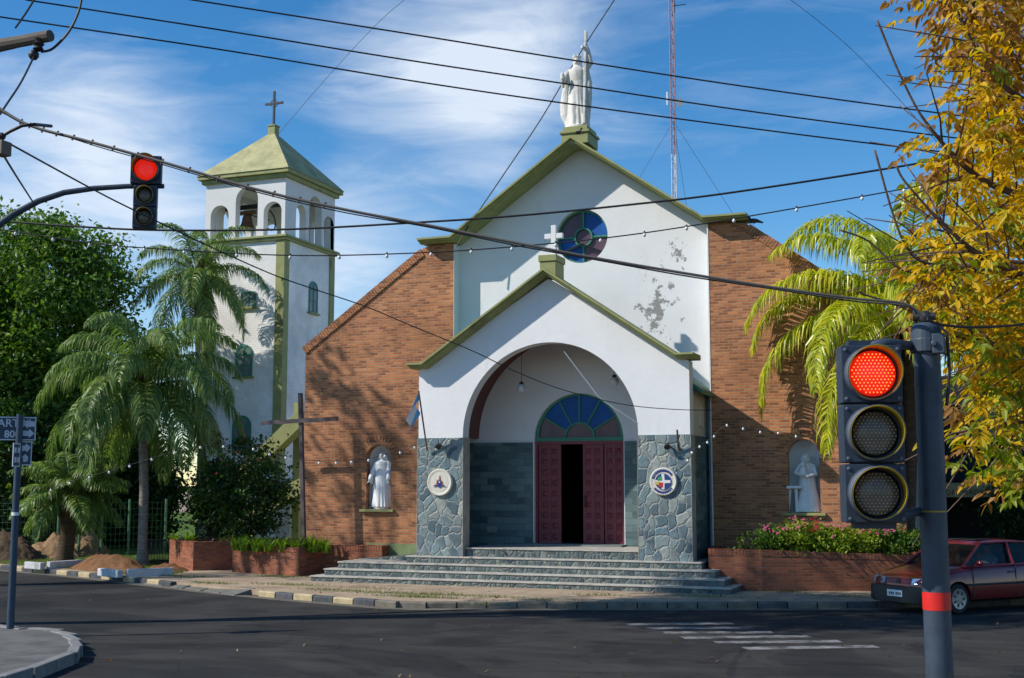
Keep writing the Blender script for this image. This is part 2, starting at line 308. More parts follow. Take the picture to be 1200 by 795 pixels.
# ------------------------------------------------------------------ ground, road, pavements
def asphalt():
    m,nt,b=newmat('asphalt'); big=noise(nt,0.16,6,0.6,'World',dist=0.6); mid=noise(nt,0.9,6,0.7,'World',msc=(0.5,1.6,1)); fine=noise(nt,55,4,0.8,'World')
    col=ramp(nt,big,[(0.36,(.018,.018,.019)),(0.465,(.032,.032,.032)),(0.49,(.046,.044,.042)),(0.55,(.040,.039,.037)),(0.57,(.026,.026,.027)),(0.66,(.040,.039,.037))])
    col=mixc(nt,0.7,col,ramp(nt,mid,[(0.3,0.5),(0.7,1.5)]),'MULTIPLY'); col=mixc(nt,0.8,col,ramp(nt,fine,[(0.34,0.35),(0.5,0.9),(0.70,2.2)]),'MULTIPLY')
    v=nd(nt,'ShaderNodeTexVoronoi',feature='DISTANCE_TO_EDGE',i_Scale=0.33); g=nd(nt,'ShaderNodeNewGeometry'); dn=nd(nt,'ShaderNodeTexNoise',i_Scale=1.2,i_Detail=4.0); lk(nt,g.outputs['Position'],dn.inputs['Vector'])
    ad=nd(nt,'ShaderNodeVectorMath',operation='ADD'); lk(nt,g.outputs['Position'],ad.inputs[0]); lk(nt,dn.outputs['Color'],ad.inputs[1]); lk(nt,ad.outputs[0],v.inputs['Vector'])
    col=mixc(nt,ramp(nt,v.outputs[0],[(0.002,0.5),(0.006,0.0)]),col,(.013,.013,.013))
    lk(nt,col,b.inputs['Base Color']); b.inputs['Roughness'].default_value=0.9; b.inputs['Specular IOR Level'].default_value=0.15; bump(nt,b,fine,0.6,0.01); return m
M['asphalt']=asphalt()
def pavemat():
    m,nt,b=newmat('worn_pavement'); n=noise(nt,0.8,7,0.7,'World'); col=ramp(nt,n,[(0.3,(.27,.19,.13)),(0.55,(.42,.32,.22)),(0.75,(.33,.26,.19))])
    v=nd(nt,'ShaderNodeTexBrick',offset=0.0); v.inputs['Brick Width'].default_value=0.4; v.inputs['Row Height'].default_value=0.4; v.inputs['Mortar Size'].default_value=0.012; v.inputs['Scale'].default_value=1; v.inputs['Color1'].default_value=(1,1,1,1); v.inputs['Color2'].default_value=(.8,.8,.8,1); v.inputs['Mortar'].default_value=(.5,.5,.42,1)
    uvn=nd(nt,'ShaderNodeUVMap',uv_map='UVMap'); lk(nt,uvn.outputs[0],v.inputs['Vector']); col=mixc(nt,0.7,col,v.outputs[0],'MULTIPLY')
    g=noise(nt,1.7,8,0.75,'World'); col=mixc(nt,ramp(nt,g,[(0.60,0.0),(0.72,0.8)]),col,(.10,.125,.04))
    f=noise(nt,45,4,0.7,'World'); col=mixc(nt,0.6,col,ramp(nt,f,[(0.3,0.6),(0.7,1.35)]),'MULTIPLY')
    lk(nt,col,b.inputs['Base Color']); b.inputs['Roughness'].default_value=0.95; bump(nt,b,f,0.5,0.01); return m
M['pave']=pavemat()
def soilmat(name,a,c):
    m,nt,b=newmat(name); n=noise(nt,3.5,8,0.75,'World'); f=noise(nt,28,5,0.8,'World'); col=mixc(nt,0.7,ramp(nt,n,[(0.3,a),(0.7,c)]),ramp(nt,f,[(0.3,0.5),(0.7,1.4)]),'MULTIPLY')
    lk(nt,col,b.inputs['Base Color']); b.inputs['Roughness'].default_value=1.0; b.inputs['Specular IOR Level'].default_value=0.1; bump(nt,b,f,1.0,0.04); return m
M['soil']=soilmat('loose_soil',(.20,.125,.07),(.40,.27,.16)); M['soil_red']=soilmat('reddish_mulch',(.15,.075,.04),(.30,.16,.08)); M['soil_dark']=soilmat('dark_soil',(.07,.05,.035),(.13,.09,.06))
M['turf']=soilmat('turf_soil',(.06,.10,.02),(.13,.20,.04))
tag(MB().box(-900,900,-300,1500,-0.5,0.0).build('road',M['asphalt'],origin=(0,0,0)),kind='structure')
KZ=0.13
kpx=[(0,668),(60,673),(110,678),(180,686),(240,693),(330,702),(450,712)]
kerb=[Vector((-62,42.6,0)),Vector((-40,34.2,0))]+[P(x,y,z=0) for x,y in kpx]
c0=kerb[-1]; kerb+= [Vector((-11.1,23.5,0)),Vector((-9.38,24.15,0)),Vector((-6.92,25.10,0)),Vector((-4.46,26.05,0)),Vector((-2.3,26.98,0)),Vector((-0.6,27.95,0)),Vector((1.2,29.5,0)),Vector((4.5,33.0,0)),Vector((40,72,0))]
poly=[(p.x,p.y+0.0) for p in kerb]
inner=[]
for i,p in enumerate(kerb):
    a=kerb[max(i-1,0)]; b_=kerb[min(i+1,len(kerb)-1)]; t=(b_-a).normalized(); n=Vector((-t.y,t.x,0)); inner.append(p+n*0.15)
tag(MB().plate([(p.x,p.y) for p in inner]+[(300,500),(-300,500),(-300,120)],-0.2,KZ).build('pavement',M['pave'],origin=(0,0,0)),kind='structure')
# kerb stones, painted ochre and black near the left corner
M['k_ochre']=paint('kerb_ochre',(.42,.34,.20),0.85,0.3,5,dirt=(.20,.17,.12),bmp=0.5); M['k_black']=paint('kerb_black',(.06,.065,.075),0.85,0.4,5,dirt=(.16,.15,.13),bmp=0.5); M['k_grey']=paint('kerb_grey',(.15,.135,.11),0.9,0.35,4,dirt=(.07,.075,.05),bmp=0.6)
kb=MB(); 
def along(pts,step):
    out=[]; acc=0
    for a,b_ in zip(pts[:-1],pts[1:]):
        L=(b_-a).length; k=0
        while acc+k*step<L: out.append((a+(b_-a)*((acc+k*step)/L),(b_-a).normalized())); k+=1
        acc=acc+k*step-L
    return out
ks=along(kerb,0.62)
for i,(p,t) in enumerate(ks):
    if p.x<-62 or p.y>60: continue
    n=Vector((-t.y,t.x,0)); 
    if -19.6<p.x<-15.9: continue
    kb.cur=(i%2) if p.x<-12.3 else (2 if p.x<-5.2 else (1 if (i//2)%2 else 2))
    if -26<p.x<-20 : kb.cur=i%2
    j=random.uniform(-.012,.012); a=p+n*(0.0+j); e=0.59; z1=KZ+random.uniform(0,.012)
    q=[a,a+t*e,a+t*e+n*0.152,a+n*0.152]; qt=[a+n*0.025,a+t*e+n*0.025,a+t*e+n*.152,a+n*.152]
    kb.add([(v.x,v.y,-.1) for v in q]+[(v.x,v.y,z1-.03) for v in q]+[(v.x,v.y,z1) for v in qt],[(0,3,2,1),(0,1,5,4),(1,2,6,5),(2,3,7,6),(3,0,4,7),(4,5,9,8),(5,6,10,9),(6,7,11,10),(7,4,8,11),(8,9,10,11)])
tag(kb.build('kerb',[M['k_ochre'],M['k_black'],M['k_grey']],origin=(0,0,0)),kind='structure')
# gutter strip of paler cement along the kerb foot
gt=MB(); 
for i in range(2,len(kerb)-3):
    a,b_=kerb[i],kerb[i+1]; t=(b_-a).normalized(); n=Vector((-t.y,t.x,0)); t2=(kerb[i+2]-b_).normalized(); n2=Vector((-t2.y,t2.x,0)); n1=n
    if i>2: t0=(a-kerb[i-1]).normalized(); n1=Vector((-t0.y,t0.x,0))
    gt.add([a-(n+n1)/2*0.32+Vector((0,0,.004)),b_-(n+n2)/2*0.32+Vector((0,0,.004)),b_+Vector((0,0,.006)),a+Vector((0,0,.006))],[(0,1,2,3)])
tag(gt.build('gutter',paint('gutter_cement',(.13,.115,.09),0.9,0.35,3,dirt=(.06,.06,.05)),origin=(0,0,0)),kind='structure')
# broken ramp of grey slabs in the kerb gap
M['ramp']=paint('ramp_slab',(.14,.135,.12),0.9,0.3,4,dirt=(.06,.06,.05)); t=thing('kerb_ramp','broken grey concrete slabs of the kerb ramp at the pavement corner','ramp',P(215,690,z=0))
for i,(x0,y0,x1,y1) in enumerate([(168,684,189,686.5),(191,686,212,689.5),(214,689,234,692),(238,692,256,695),(258,695,274,697.5)]):
    a=P(x0,y0,z=0.02); b_=P(x1,y1,z=0.02); tt=(b_-a).normalized(); n=Vector((-tt.y,tt.x,0)); j=random.uniform(-.02,.03)
    MB().add([a,b_,b_+n*.55+Vector((0,0,.12+j)),a+n*.55+Vector((0,0,.12)),a-Vector((0,0,.2)),b_-Vector((0,0,.2)),b_+n*.55-Vector((0,0,.2)),a+n*.55-Vector((0,0,.2))],[(0,1,2,3),(0,4,5,1),(1,5,6,2),(2,6,7,3),(3,7,4,0)]).build('slab',M['ramp'],t,bevel=.015)
# near corner on the left
NZ=0.15
near=[P(x,y,z=NZ) for x,y in [(0,735),(45,738),(66,742),(78,748),(84,756),(80,765),(40,780),(0,792)]]
npoly=[(-60,30)]+[(p.x,p.y) for p in near]+[(-9.5,3),(-8,-6),(-60,-20)]
tag(MB().plate(npoly,-0.2,NZ).build('corner_pavement',paint('corner_pavement',(.12,.118,.112),0.9,0.3,2,dirt=(.07,.07,.065),dirt_lo=.5,dirt_hi=.7,bmp=0.4),origin=(0,0,0)),kind='structure')
nk=MB(); pts=[Vector((-60,30,0))]+[Vector((p.x,p.y,0)) for p in near]+[Vector((-9.5,3,0))]
for i,(p,tt) in enumerate(along(pts,0.72)):
    if p.x<-30: continue
    n=Vector((tt.y,-tt.x,0)); a=p-n*0.06
    nk.obox(a+tt*.35+Vector((0,0,.06)),(.70,.16,.22),Matrix((tt,Vector((-tt.y,tt.x,0)),Vector((0,0,1)))).transposed())
tag(nk.build('corner_kerb',paint('pale_kerb',(.20,.20,.20),0.85,0.25,4,dirt=(.15,.15,.15),bmp=.5),bevel=.015,origin=(0,0,0)),kind='structure')
tag(MB().plate([(1.2,4.5),(6.5,9.5),(14,6),(14,-8),(-4,-8),(-3,1)],-0.2,NZ).build('near_pavement',M['pave'],origin=(0,0,0)),kind='structure')
# crosswalk bars, worn white paint
m,nt,b=newmat('worn_white_paint'); n=noise(nt,2.6,8,0.75,'World'); f=noise(nt,50,3,0.6,'World'); mul=nd(nt,'ShaderNodeMath',operation='MULTIPLY_ADD'); mul.inputs[1].default_value=0.25; lk(nt,f,mul.inputs[0]); lk(nt,n,mul.inputs[2])
lk(nt,ramp(nt,mul.outputs[0],[(0.54,(.045,.045,.045)),(0.66,(.19,.19,.19)),(0.8,(.30,.30,.30))]),b.inputs['Base Color']); b.inputs['Roughness'].default_value=.8; M['roadpaint']=m
cw=MB()
for (xa,ya,xb,yb) in [(735,732,858,730.5),(758,736.5,882,735.5),(778,741.5,905,741),(800,747.5,948,745.5),(838,753,985,751.5),(872,760,1027,757.5)]:
    a=P(xa,ya,z=.004); b_=P(xb,yb,z=.004); a.z=b_.z=.004; tt=(b_-a).normalized(); n=Vector((-tt.y,tt.x,0)); hw=.16
    cw.add([a-n*hw,b_-n*hw,b_+n*hw,a+n*hw],[(0,1,2,3)])
tag(cw.build('crosswalk_marking',M['roadpaint'],origin=(0,0,0)),kind='structure')
# patch of newer asphalt seam bands
# ------------------------------------------------------------------ church
YP=28.6; YM=30.31; YW=30.72
def XM(px,py=400): return P(px,py,Y=YM).x
def XW(px,py): return P(px,py,Y=YW)
XLm,XRm=-18.02,-1.95
wl,wr=P(532,300,Y=YM).x,P(829,300,Y=YM).x
patchc=[(tuple(XW(769,362)),1.5,0.69),(tuple(XW(795,295)),1.0,0.74)]
M['plaster']=plaster('white_plaster',(.76,.77,.78),[(p,r_,t_) for p,r_,t_ in patchc])
M['plaster_porch']=plaster('porch_front_plaster',(.77,.78,.79))
ch=thing('church','white gabled church front flanked by red brick wings, with arched porch in the middle','church',(-10,30.3,KZ))
APZ=P(675,159,Y=YM-.36).z-.30; SHZ=P(532,285,Y=YM).z-.02; cxm=(wl+wr)/2
wz0=0.7
# main white gable wall with door arch and rose window cut through
dx0,dx1=XW(626,640).x,XW(732,640).x; dz0=0.98; dzs=XW(680,516).z; drad=(dx1-dx0)/2; dcx=(dx0+dx1)/2
rc=XW(681.5,277); rr=(XW(712,277)-XW(650.5,277)).length/2*0.985
MB().holed([(wl-.02,wz0),(wr+.02,wz0),(wr+.02,SHZ+.09),(cxm,APZ+.21),(wl-.02,SHZ+.09)],[[(dx0,dz0-.02),(dx1,dz0-.02)]+arc(dcx,dzs,drad,0,PI,30),arc(rc.x,rc.z,rr,0,2*PI,47)],YW,YW+.45).build('gable_wall',M['plaster'],ch)
MB().box(wl-.012,wl+.002,YM+.003,YW+.01,wz0,SHZ).build('plaster_return',M['white'],ch); MB().box(wr-.002,wr+.03,YM-.012,YW+.01,wz0,SHZ).build('plaster_return',M['white'],ch)
# brick wings with niche openings
def nich(px0,px1,pyb,pyt):
    a=P(px0,pyb,Y=YM); b_=P(px1,pyb,Y=YM); t_=P((px0+px1)/2,pyt,Y=YM); return a.x,b_.x,(a.z+b_.z)/2,t_.z-(b_.x-a.x)/2
NL=nich(429,457.5,597,522); NR=nich(925,962,599,515)
NR=(NR[0],NR[1],NL[2],NL[3])
cl_x=P(497,290,Y=YM).x; cr_x=P(874,262,Y=YM).x; ez=P(357,408,Y=YM).z; cz=P(497,290,Y=YM).z-.05
wings=[([(XLm,0),(wl-.012,0),(wl-.012,SHZ+.06),(cl_x,cz+.04),(XLm,ez)],NL),([(wr+.012,0),(XRm,0),(XRm,ez),(cr_x,cz+.04),(wr+.012,SHZ+.06)],NR)]
for pl,nn in wings:
    wg=MB().holed(pl,[archhole(*nn)],YM,YM+.42).build('brick_wing',M['brick'],ch)
    x0,x1,z0,zs=nn; cx=(x0+x1)/2; r_=(x1-x0)/2
    # curved niche lining with half dome
    g=MB(); n_=14; rows=[z0,zs]; vs=[];fs=[]
    for z in rows:
        for k in range(n_+1):
            a=PI*k/n_; vs.append((cx-r_*1.02*math.cos(a),YM+.12+r_*1.15*math.sin(a),z))
    for k in range(n_): fs.append((k,k+1,n_+2+k,n_+1+k))
    g.add(vs,fs); vs=[];fs=[]
    for j in range(8):
        ph=PI/2*j/7
        for k in range(n_+1):
            a=PI*k/n_; vs.append((cx-r_*1.02*math.cos(a)*math.cos(ph),YM+.12+r_*1.15*math.sin(a)*math.cos(ph)*.999,zs+r_*1.02*math.sin(ph)))
    for j in range(7):
        for k in range(n_): fs.append((j*(n_+1)+k,j*(n_+1)+k+1,(j+1)*(n_+1)+k+1,(j+1)*(n_+1)+k))
    g.add(vs,fs); g.add([(x0-.01,YM+.12,z0),(x1+.01,YM+.12,z0)]+[(cx+r_*1.02*math.cos(PI*k/n_),YM+.12+r_*1.15*math.sin(PI*k/n_),z0) for k in range(n_+1)],[tuple(range(n_+3))])
    g.build('niche_lining',M['white'],ch,smooth=True)
    # soldier bricks round the arch
    g=MB()
    for k in range(17):
        a=PI*(k+.5)/17; c=Vector((cx+(r_+.13)*math.cos(a),YM-.005,zs+(r_+.13)*math.sin(a))); Mx=Matrix.Rotation(-(a-PI/2),3,'Y'); g.obox(c,(.085,.04,.235),Mx)
    g.build('arch_course',M['brick'],ch,bevel=.006)
    MB().box(x0-.16,x1+.12,YM-.10,YM+.15,z0-.07,z0-.002).build('sill',M['olive'],ch,bevel=.008)
# sloped brick coping on the wings: bricks laid on edge across the slope
for (xa,za,xb,zb) in [(XLm,ez,cl_x,cz),(XRm,ez,cr_x,cz)]:
    L=math.hypot(xb-xa,zb-za); n_=int(L/.078); an=math.atan2(zb-za,xb-xa)
    cp=MB()
    for k in range(n_):
        f=(k+.5)/n_; j=random.uniform(-.006,.006); cp.obox((xa+(xb-xa)*f-math.sin(an)*(-.08 if xb>xa else .08)*(-1),YM+.195,za+(zb-za)*f-.085+j),(.068,.47,.22),Matrix.Rotation(-an,3,'Y'))
    cp.build('brick_coping',M['brick'],ch)
# green base band left of the porch
MB().box(P(430,640,Y=YM).x,-13.6,YM-.03,YM+.01,0.45,P(470,637.5,Y=YM).z).build('base_band',paint('dull_green_paint',(.17,.22,.10),.7,.2,3,dirt=(.10,.11,.06)),ch)
# olive cornices
prof=[(-.10,0),(-.10,.12),(-.06,.16),(-.06,.26),(-.02,.28),(-.02,.34),(.03,.34),(.03,0)]
path=[(cl_x-.04,SHZ+.12),(wl+.03,SHZ+.12),(cxm,APZ+.27),(wr-.03,SHZ+.12),(cr_x+.08,SHZ+.12)]
MB().sweep(path,[(o,f+.06) for o,f in prof],YM).build('gable_cornice',M['olive'],ch)
MB().sweep(path,[(-.085,-.45),(-.085,.10),(.015,.10),(.015,-.45)],YM).build('cornice_backing',M['olive'],ch)
# pedestal of the roof statue
pc=P(679,150,Y=YM+.1); PEDZ=P(679,147,Y=YM-.3).z; MB().box(pc.x-.37,pc.x+.37,YM-.32,YM+.55,APZ+.1,PEDZ-.20).box(pc.x-.41,pc.x+.41,YM-.36,YM+.59,PEDZ-.20,PEDZ-.13).box(pc.x-.34,pc.x+.34,YM-.29,YM+.52,PEDZ-.13,PEDZ).build('statue_pedestal',M['olive'],ch,bevel=.012)
PEDX=pc.x
# rose window
rw=MB().lathe([(rr*.985,0),(rr*.985,.10),(rr*.93,.10),(rr*.93,0),(rr*.985,0)],(rc.x,YW+.24,rc.z),48,axis=(0,-1,0)).lathe([(rr*.36,0),(rr*.36,.10),(rr*.30,.10),(rr*.30,0),(rr*.36,0)],(rc.x,YW+.24,rc.z),32,axis=(0,-1,0))
for a in range(4):
    d=Vector((math.cos(a*PI/2),0,math.sin(a*PI/2))); rw.beam(Vector((rc.x,YW+.19,rc.z))+d*rr*.34,Vector((rc.x,YW+.19,rc.z))+d*rr*.95,.07,.045)
rwo=rw.build('rose_window',M['teal'],ch)
for a in range(4):
    pl=arc(rc.x,rc.z,rr*.95,a*PI/2+.02,(a+1)*PI/2-.02,14)+arc(rc.x,rc.z,rr*.33,(a+1)*PI/2-.02,a*PI/2+.02,8)
    MB().slab(pl,YW+.20,YW+.22).build('pane',M['pane_blue'] if a in(0,2) else M['pane_wine'],rwo)
MB().slab(arc(rc.x,rc.z,rr*.305,0,2*PI,31),YW+.205,YW+.225).build('pane',M['pane_wine'],rwo)
# nave behind: walls, roof
for bb in ((XLm+.02,XLm+.3,YM+.43,52,0,5.6),(XRm-.3,XRm-.02,YM+.43,52,0,5.6),(XLm+.31,XRm-.31,51.7,52,0,5.6)): MB().box(*bb).build('side_wall',M['cream'],ch)
MB().add([(XLm-.2,YM+.43,5.6),(cxm,YM+.43,8.9),(cxm,52.2,8.9),(XLm-.2,52.2,5.6),(XRm+.2,YM+.43,5.6),(XRm+.2,52.2,5.6)],[(0,1,2,3),(1,4,5,2)]).build('nave_roof',paint('metal_roof',(.20,.21,.20),.5,.2,2),ch)
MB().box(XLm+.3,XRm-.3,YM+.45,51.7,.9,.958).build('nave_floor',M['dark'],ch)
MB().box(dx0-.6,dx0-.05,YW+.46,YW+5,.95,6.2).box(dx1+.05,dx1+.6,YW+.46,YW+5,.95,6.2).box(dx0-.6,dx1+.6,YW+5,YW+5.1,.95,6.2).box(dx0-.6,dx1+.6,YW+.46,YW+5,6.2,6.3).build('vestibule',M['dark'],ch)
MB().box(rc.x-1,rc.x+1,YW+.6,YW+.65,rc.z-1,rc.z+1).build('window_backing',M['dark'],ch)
# glazed inner door seen through the gap
inn=MB(); 
for i in range(4):
    for j in range(3): inn.box(XW(661+i*6,600).x,XW(665+i*6,600).x,YW+2.0,YW+2.02,1.5+j*.28,1.7+j*.28)
inn.build('inner_door_glazing',glassy('dim_glass',(.05,.06,.07)),ch)
# ---- doors
def leaf(px0,px1,ang=0,hinge=0):
    x0,x1=XW(px0,580).x+.01,XW(px1,580).x-.01; z0=dz0+.03; z1=dzs-.10; y=YW+.16
    g=MB().box(x0,x1,y,y+.05,z0,z1); W=x1-x0; st=.07
    for xx in (x0,(x0+x1)/2-st/2,x1-st): g.box(xx+.001,xx+st-.001,y-.022,y+.001,z0+.002,z1-.002)
    H=z1-z0; n_=9
    for k in range(n_+1):
        zz=z0+(H-st)*k/n_
        for xx in (x0+st,(x0+x1)/2+st/2): g.box(xx,xx+(W-3*st)/2,y-.020,y+.001,zz+.004,zz+st-.004)
    for k in range(n_):
        za=z0+(H-st)*k/n_+st+.035; zb=z0+(H-st)*(k+1)/n_-.035
        for xx in (x0+st+.035,(x0+x1)/2+st/2+.035):
            xe=xx+(W-3*st)/2-.07; g.add([(xx,y,za),(xe,y,za),(xe,y,zb),(xx,y,zb),(xx+.04,y-.025,za+.04),(xe-.04,y-.025,za+.04),(xe-.04,y-.025,zb-.04),(xx+.04,y-.025,zb-.04)],[(4,5,6,7),(0,1,5,4),(1,2,6,5),(2,3,7,6),(3,0,4,7)])
    return g
for a,b_ in [(629,656),(681,706),(706.3,731)]:
    d=leaf(a,b_).build('door_leaf',M['wine'],ch)
    if a==681:
        hx=XW(684.5,590).x; MB().tube([(hx,YW+.08,1.95),(hx,YW+.08,2.25)],.018,8).tube([(hx,YW+.12,2.0),(hx,YW+.08,2.0)],.012,6).tube([(hx,YW+.12,2.2),(hx,YW+.08,2.2)],.012,6).build('door_handle',M['metal_dark'],d)
MB().box(dx0+.002,dx0+.07,YW+.10,YW+.24,dz0,dzs-.10).box(dx1-.07,dx1-.002,YW+.10,YW+.24,dz0,dzs-.10).box(dx0+.002,dx1-.002,YW+.09,YW+.25,dzs-.10,dzs-.02).build('door_frame',M['wine'],ch)
# fanlight
fl=MB(); fz=dzs+.05; fr=drad*.985
pl=arc(dcx,fz,fr-.005,0,PI,32)+arc(dcx,fz,fr*.93,PI,0,32); fl.slab(pl,YW+.10,YW+.2)
pl=arc(dcx,fz,fr*.36,0,PI,20)+arc(dcx,fz,fr*.31,PI,0,20); fl.slab(pl,YW+.11,YW+.19)
fl.box(dx0+.01,dx1-.01,YW+.085,YW+.21,dzs-.018,dzs+.075)
for k in range(1,6):
    a=PI*k/6; d=Vector((math.cos(a),0,math.sin(a))); c=Vector((dcx,YW+.15,fz)); fl.beam(c+d*fr*.34,c+d*fr*.95,.07,.045)
flo=fl.build('fanlight',M['teal'],ch)
for k in range(6):
    pl=arc(dcx,fz,fr*.94,PI*k/6+.01,PI*(k+1)/6-.01,6)+arc(dcx,fz,fr*.34,PI*(k+1)/6-.01,PI*k/6+.01,4)
    MB().slab(pl,YW+.15,YW+.165).build('pane',M['pane_wine'] if k in(0,5) else M['pane_blue'],flo)
MB().slab(arc(dcx,fz,fr*.315,0,PI,14),YW+.15,YW+.165).build('pane',M['pane_wine'],flo)
# ---- porch
XL,XR=-13.65,-6.61; a0,a1=-12.42,-7.87; ac=(a0+a1)/2; ar=(a1-a0)/2; azs=3.755; STZ=3.71; FZ=.76
px_=(XL+XR)/2; ptp=P(641.5,313.8,Y=YP-.42); apz=ptp.z-.105; ezp=5.44
po=MB().slab([(XL,STZ),(a0,STZ),(a0,azs)]+arc(ac,azs,ar,PI,0,40)+[(a1,STZ),(XR,STZ),(XR,ezp),(px_,apz-.1),(XL,ezp)],YP,YP+.38).build('porch',M['plaster_porch'],ch)
for x0,x1 in ((XL-.02,a0+.02),(a1-.02,XR+.02)):
    MB().box(x0+.012,x1-.012,YP-.025,YP+.41,FZ,STZ-.002).build('stone_pier',M['crazy'],po)
    MB().box(x0,x0+.011,YP-.03,YP+.4,FZ,STZ-.004).box(x1-.011,x1,YP-.03,YP+.4,FZ,STZ-.004).build('pier_edge',M['concrete'],po)
pprof=[(-.09,0),(-.09,.14),(-.055,.18),(-.055,.30),(-.01,.32),(-.01,.40),(.035,.40),(.035,-.42),(-.09,-.42)]
ppath=[(XL-.19,ezp+.13),(XL+.24,ezp+.13),(px_,apz+.07),(XR-.24,ezp+.13),(XR+.19,ezp+.13)]
MB().sweep(ppath,pprof,YP).build('porch_cornice',M['olive'],po)
qt=P(642,299,Y=YP-.1); MB().box(qt.x-.21,qt.x+.21,YP-.12,YP+.52,apz-.05,qt.z-.16).box(qt.x-.24,qt.x+.24,YP-.15,YP+.55,qt.z-.159,qt.z).build('cross_pedestal',M['olive'],po,bevel=.01)
qc=qt.x+.06; MB().box(qc-.065,qc+.065,YP+.15,YP+.26,qt.z,qt.z+.80).box(qc-.24,qc-.066,YP+.155,YP+.255,qt.z+.46,qt.z+.59).box(qc+.066,qc+.24,YP+.155,YP+.255,qt.z+.46,qt.z+.59).build('white_cross',M['white'],po,bevel=.01)
# porch sides, roof, ceiling
ps=MB(); ST2=4.78
MB().box(XR-.28,XR-.03,YP+.4,YW,STZ,ST2).build('porch_side_wall',M['cream'],po); MB().box(XL+.03,XL+.28,YP+.4,YW,STZ,ST2).build('porch_side_wall',M['cream'],po)
MB().box(XR-.28,XR-.02,YP+.43,YW,.3,STZ-.003).build('porch_side_cladding',M['slate_tile'],po); MB().box(XL+.02,XL+.28,YP+.43,YW,.3,STZ-.003).build('porch_side_cladding',M['slate_tile'],po)
ny=YP+1.25; nz=3.95
g=MB(); ni=[]; 
pl=[(ny-.27,nz-.0),(ny+.27,nz)]+arc(ny,nz+.25,.27,0,PI,12)
n=len(pl); g.add([(XR+.0,y,z) for y,z in pl]+[(XR-.028,y,z) for y,z in pl],[tuple(range(n))]+[(i,(i+1)%n,(i+1)%n+n,i+n) for i in range(n)]); g.build('side_niche',M['porch_in'],po)
MB().add([(XR+.22,YP+.39,ST2),(XR+.22,YW,ST2),(px_,YW,ST2+2.75),(px_,YP+.39,ST2+2.75),(XR+.22,YP+.39,ST2-.1),(XR+.22,YW,ST2-.1),(px_,YW,ST2+2.62),(px_,YP+.39,ST2+2.62)],[(0,1,2,3),(4,7,6,5),(0,4,5,1),(0,3,7,4)]).add([(XL-.22,YP+.39,ST2),(XL-.22,YW,ST2),(px_,YW,ST2+2.75),(px_,YP+.39,ST2+2.75),(XL-.22,YP+.39,ST2-.1),(XL-.22,YW,ST2-.1),(px_,YW,ST2+2.62),(px_,YP+.39,ST2+2.62)],[(3,2,1,0),(5,6,7,4),(1,5,4,0),(4,7,3,0)]).build('porch_roof',M['dkgreen'],po)
# vault strip and ceiling inside the porch
vl=MB(); R2=ar+.45; n_=40; vs=[];fs=[]
for k in range(n_+1):
    a=PI*k/n_; vs+=[(ac+R2*math.cos(a),YP+.38,azs+R2*math.sin(a)*.98),(ac+R2*math.cos(a),YW,azs+R2*math.sin(a)*.98)]
for k in range(n_): fs.append((2*k,2*k+1,2*k+3,2*k+2))
vl.add(vs,fs).build('porch_vault',M['wine_dull'],po,smooth=True)
# inner wall plaster is the gable wall itself; slate cladding each side of the door
c1=MB(); top=XW(600,519).z
c1.box(XL+.28,dx0-.03,YW-.035,YW-.001,FZ-.02,top).build('slate_cladding',M['slate_tile'],ch); MB().box(dx1+.03,XR-.28,YW-.035,YW-.001,FZ-.02,top).build('slate_cladding',M['slate_tile'],ch)
MB().box(XW(571.5,625).x,XW(583,625).x,YW-.05,YW-.035,XW(577,624).z,XW(577,617).z).build('wall_plaque',M['concrete'],ch)
# ---- steps
st=thing('stone_steps','broad steps of blue crazy stone leading up to the church porch','steps',(-10,28,KZ))
def stepX(px,py,Y): return P(px,py,Y=Y).x
lv=[(27.55,.27,363,857),(27.85,.43,379,849),(28.15,.595,395,838),(28.42,FZ,475,836)]
for i,(y,z,pa,pb) in enumerate(lv):
    x0,x1=stepX(pa,670,y),stepX(pb,680,y); yb=YM if i<3 else YW
    if i==3: x1=XR+.25
    zb=KZ-.05 if i==0 else lv[i-1][1]-.02
    s_=MB().box(x0+.02,x1-.0,y+.02,yb-.002,zb,z-.035).build('step',M['crazy_step'],st)
    MB().box(x0,x1+.0,y,yb-.003,z-.034,z).build('tread',M['tread'],s_,bevel=.006)
s_=MB().box(a0+.05,a1-.05,YP+.12,YW-.04,FZ+.001,.945).build('step',M['crazy_step'],st); MB().box(a0+.03,a1-.03,YP+.10,YW-.045,.946,.975).build('tread',M['tread'],s_,bevel=.005)
s_=MB().box(dx0-.05,dx1+.05,YW-.45,YW+.3,.976,1.02).build('step',paint('threshold',(.16,.19,.19),.5,.2,4),st)
# ramp in the left corner
MB().add([(-15.6,29.2,.596),(-13.7,29.2,.74),(-13.7,YM-.04,.78),(-15.6,YM-.04,.60),(-15.6,29.2,.5),(-13.7,29.2,.5),(-13.7,YM-.04,.5),(-15.6,YM-.04,.5)],[(0,1,2,3),(0,4,5,1),(1,5,6,2),(2,6,7,3),(3,7,4,0)]).build('ramp',M['crazy_step'],st)
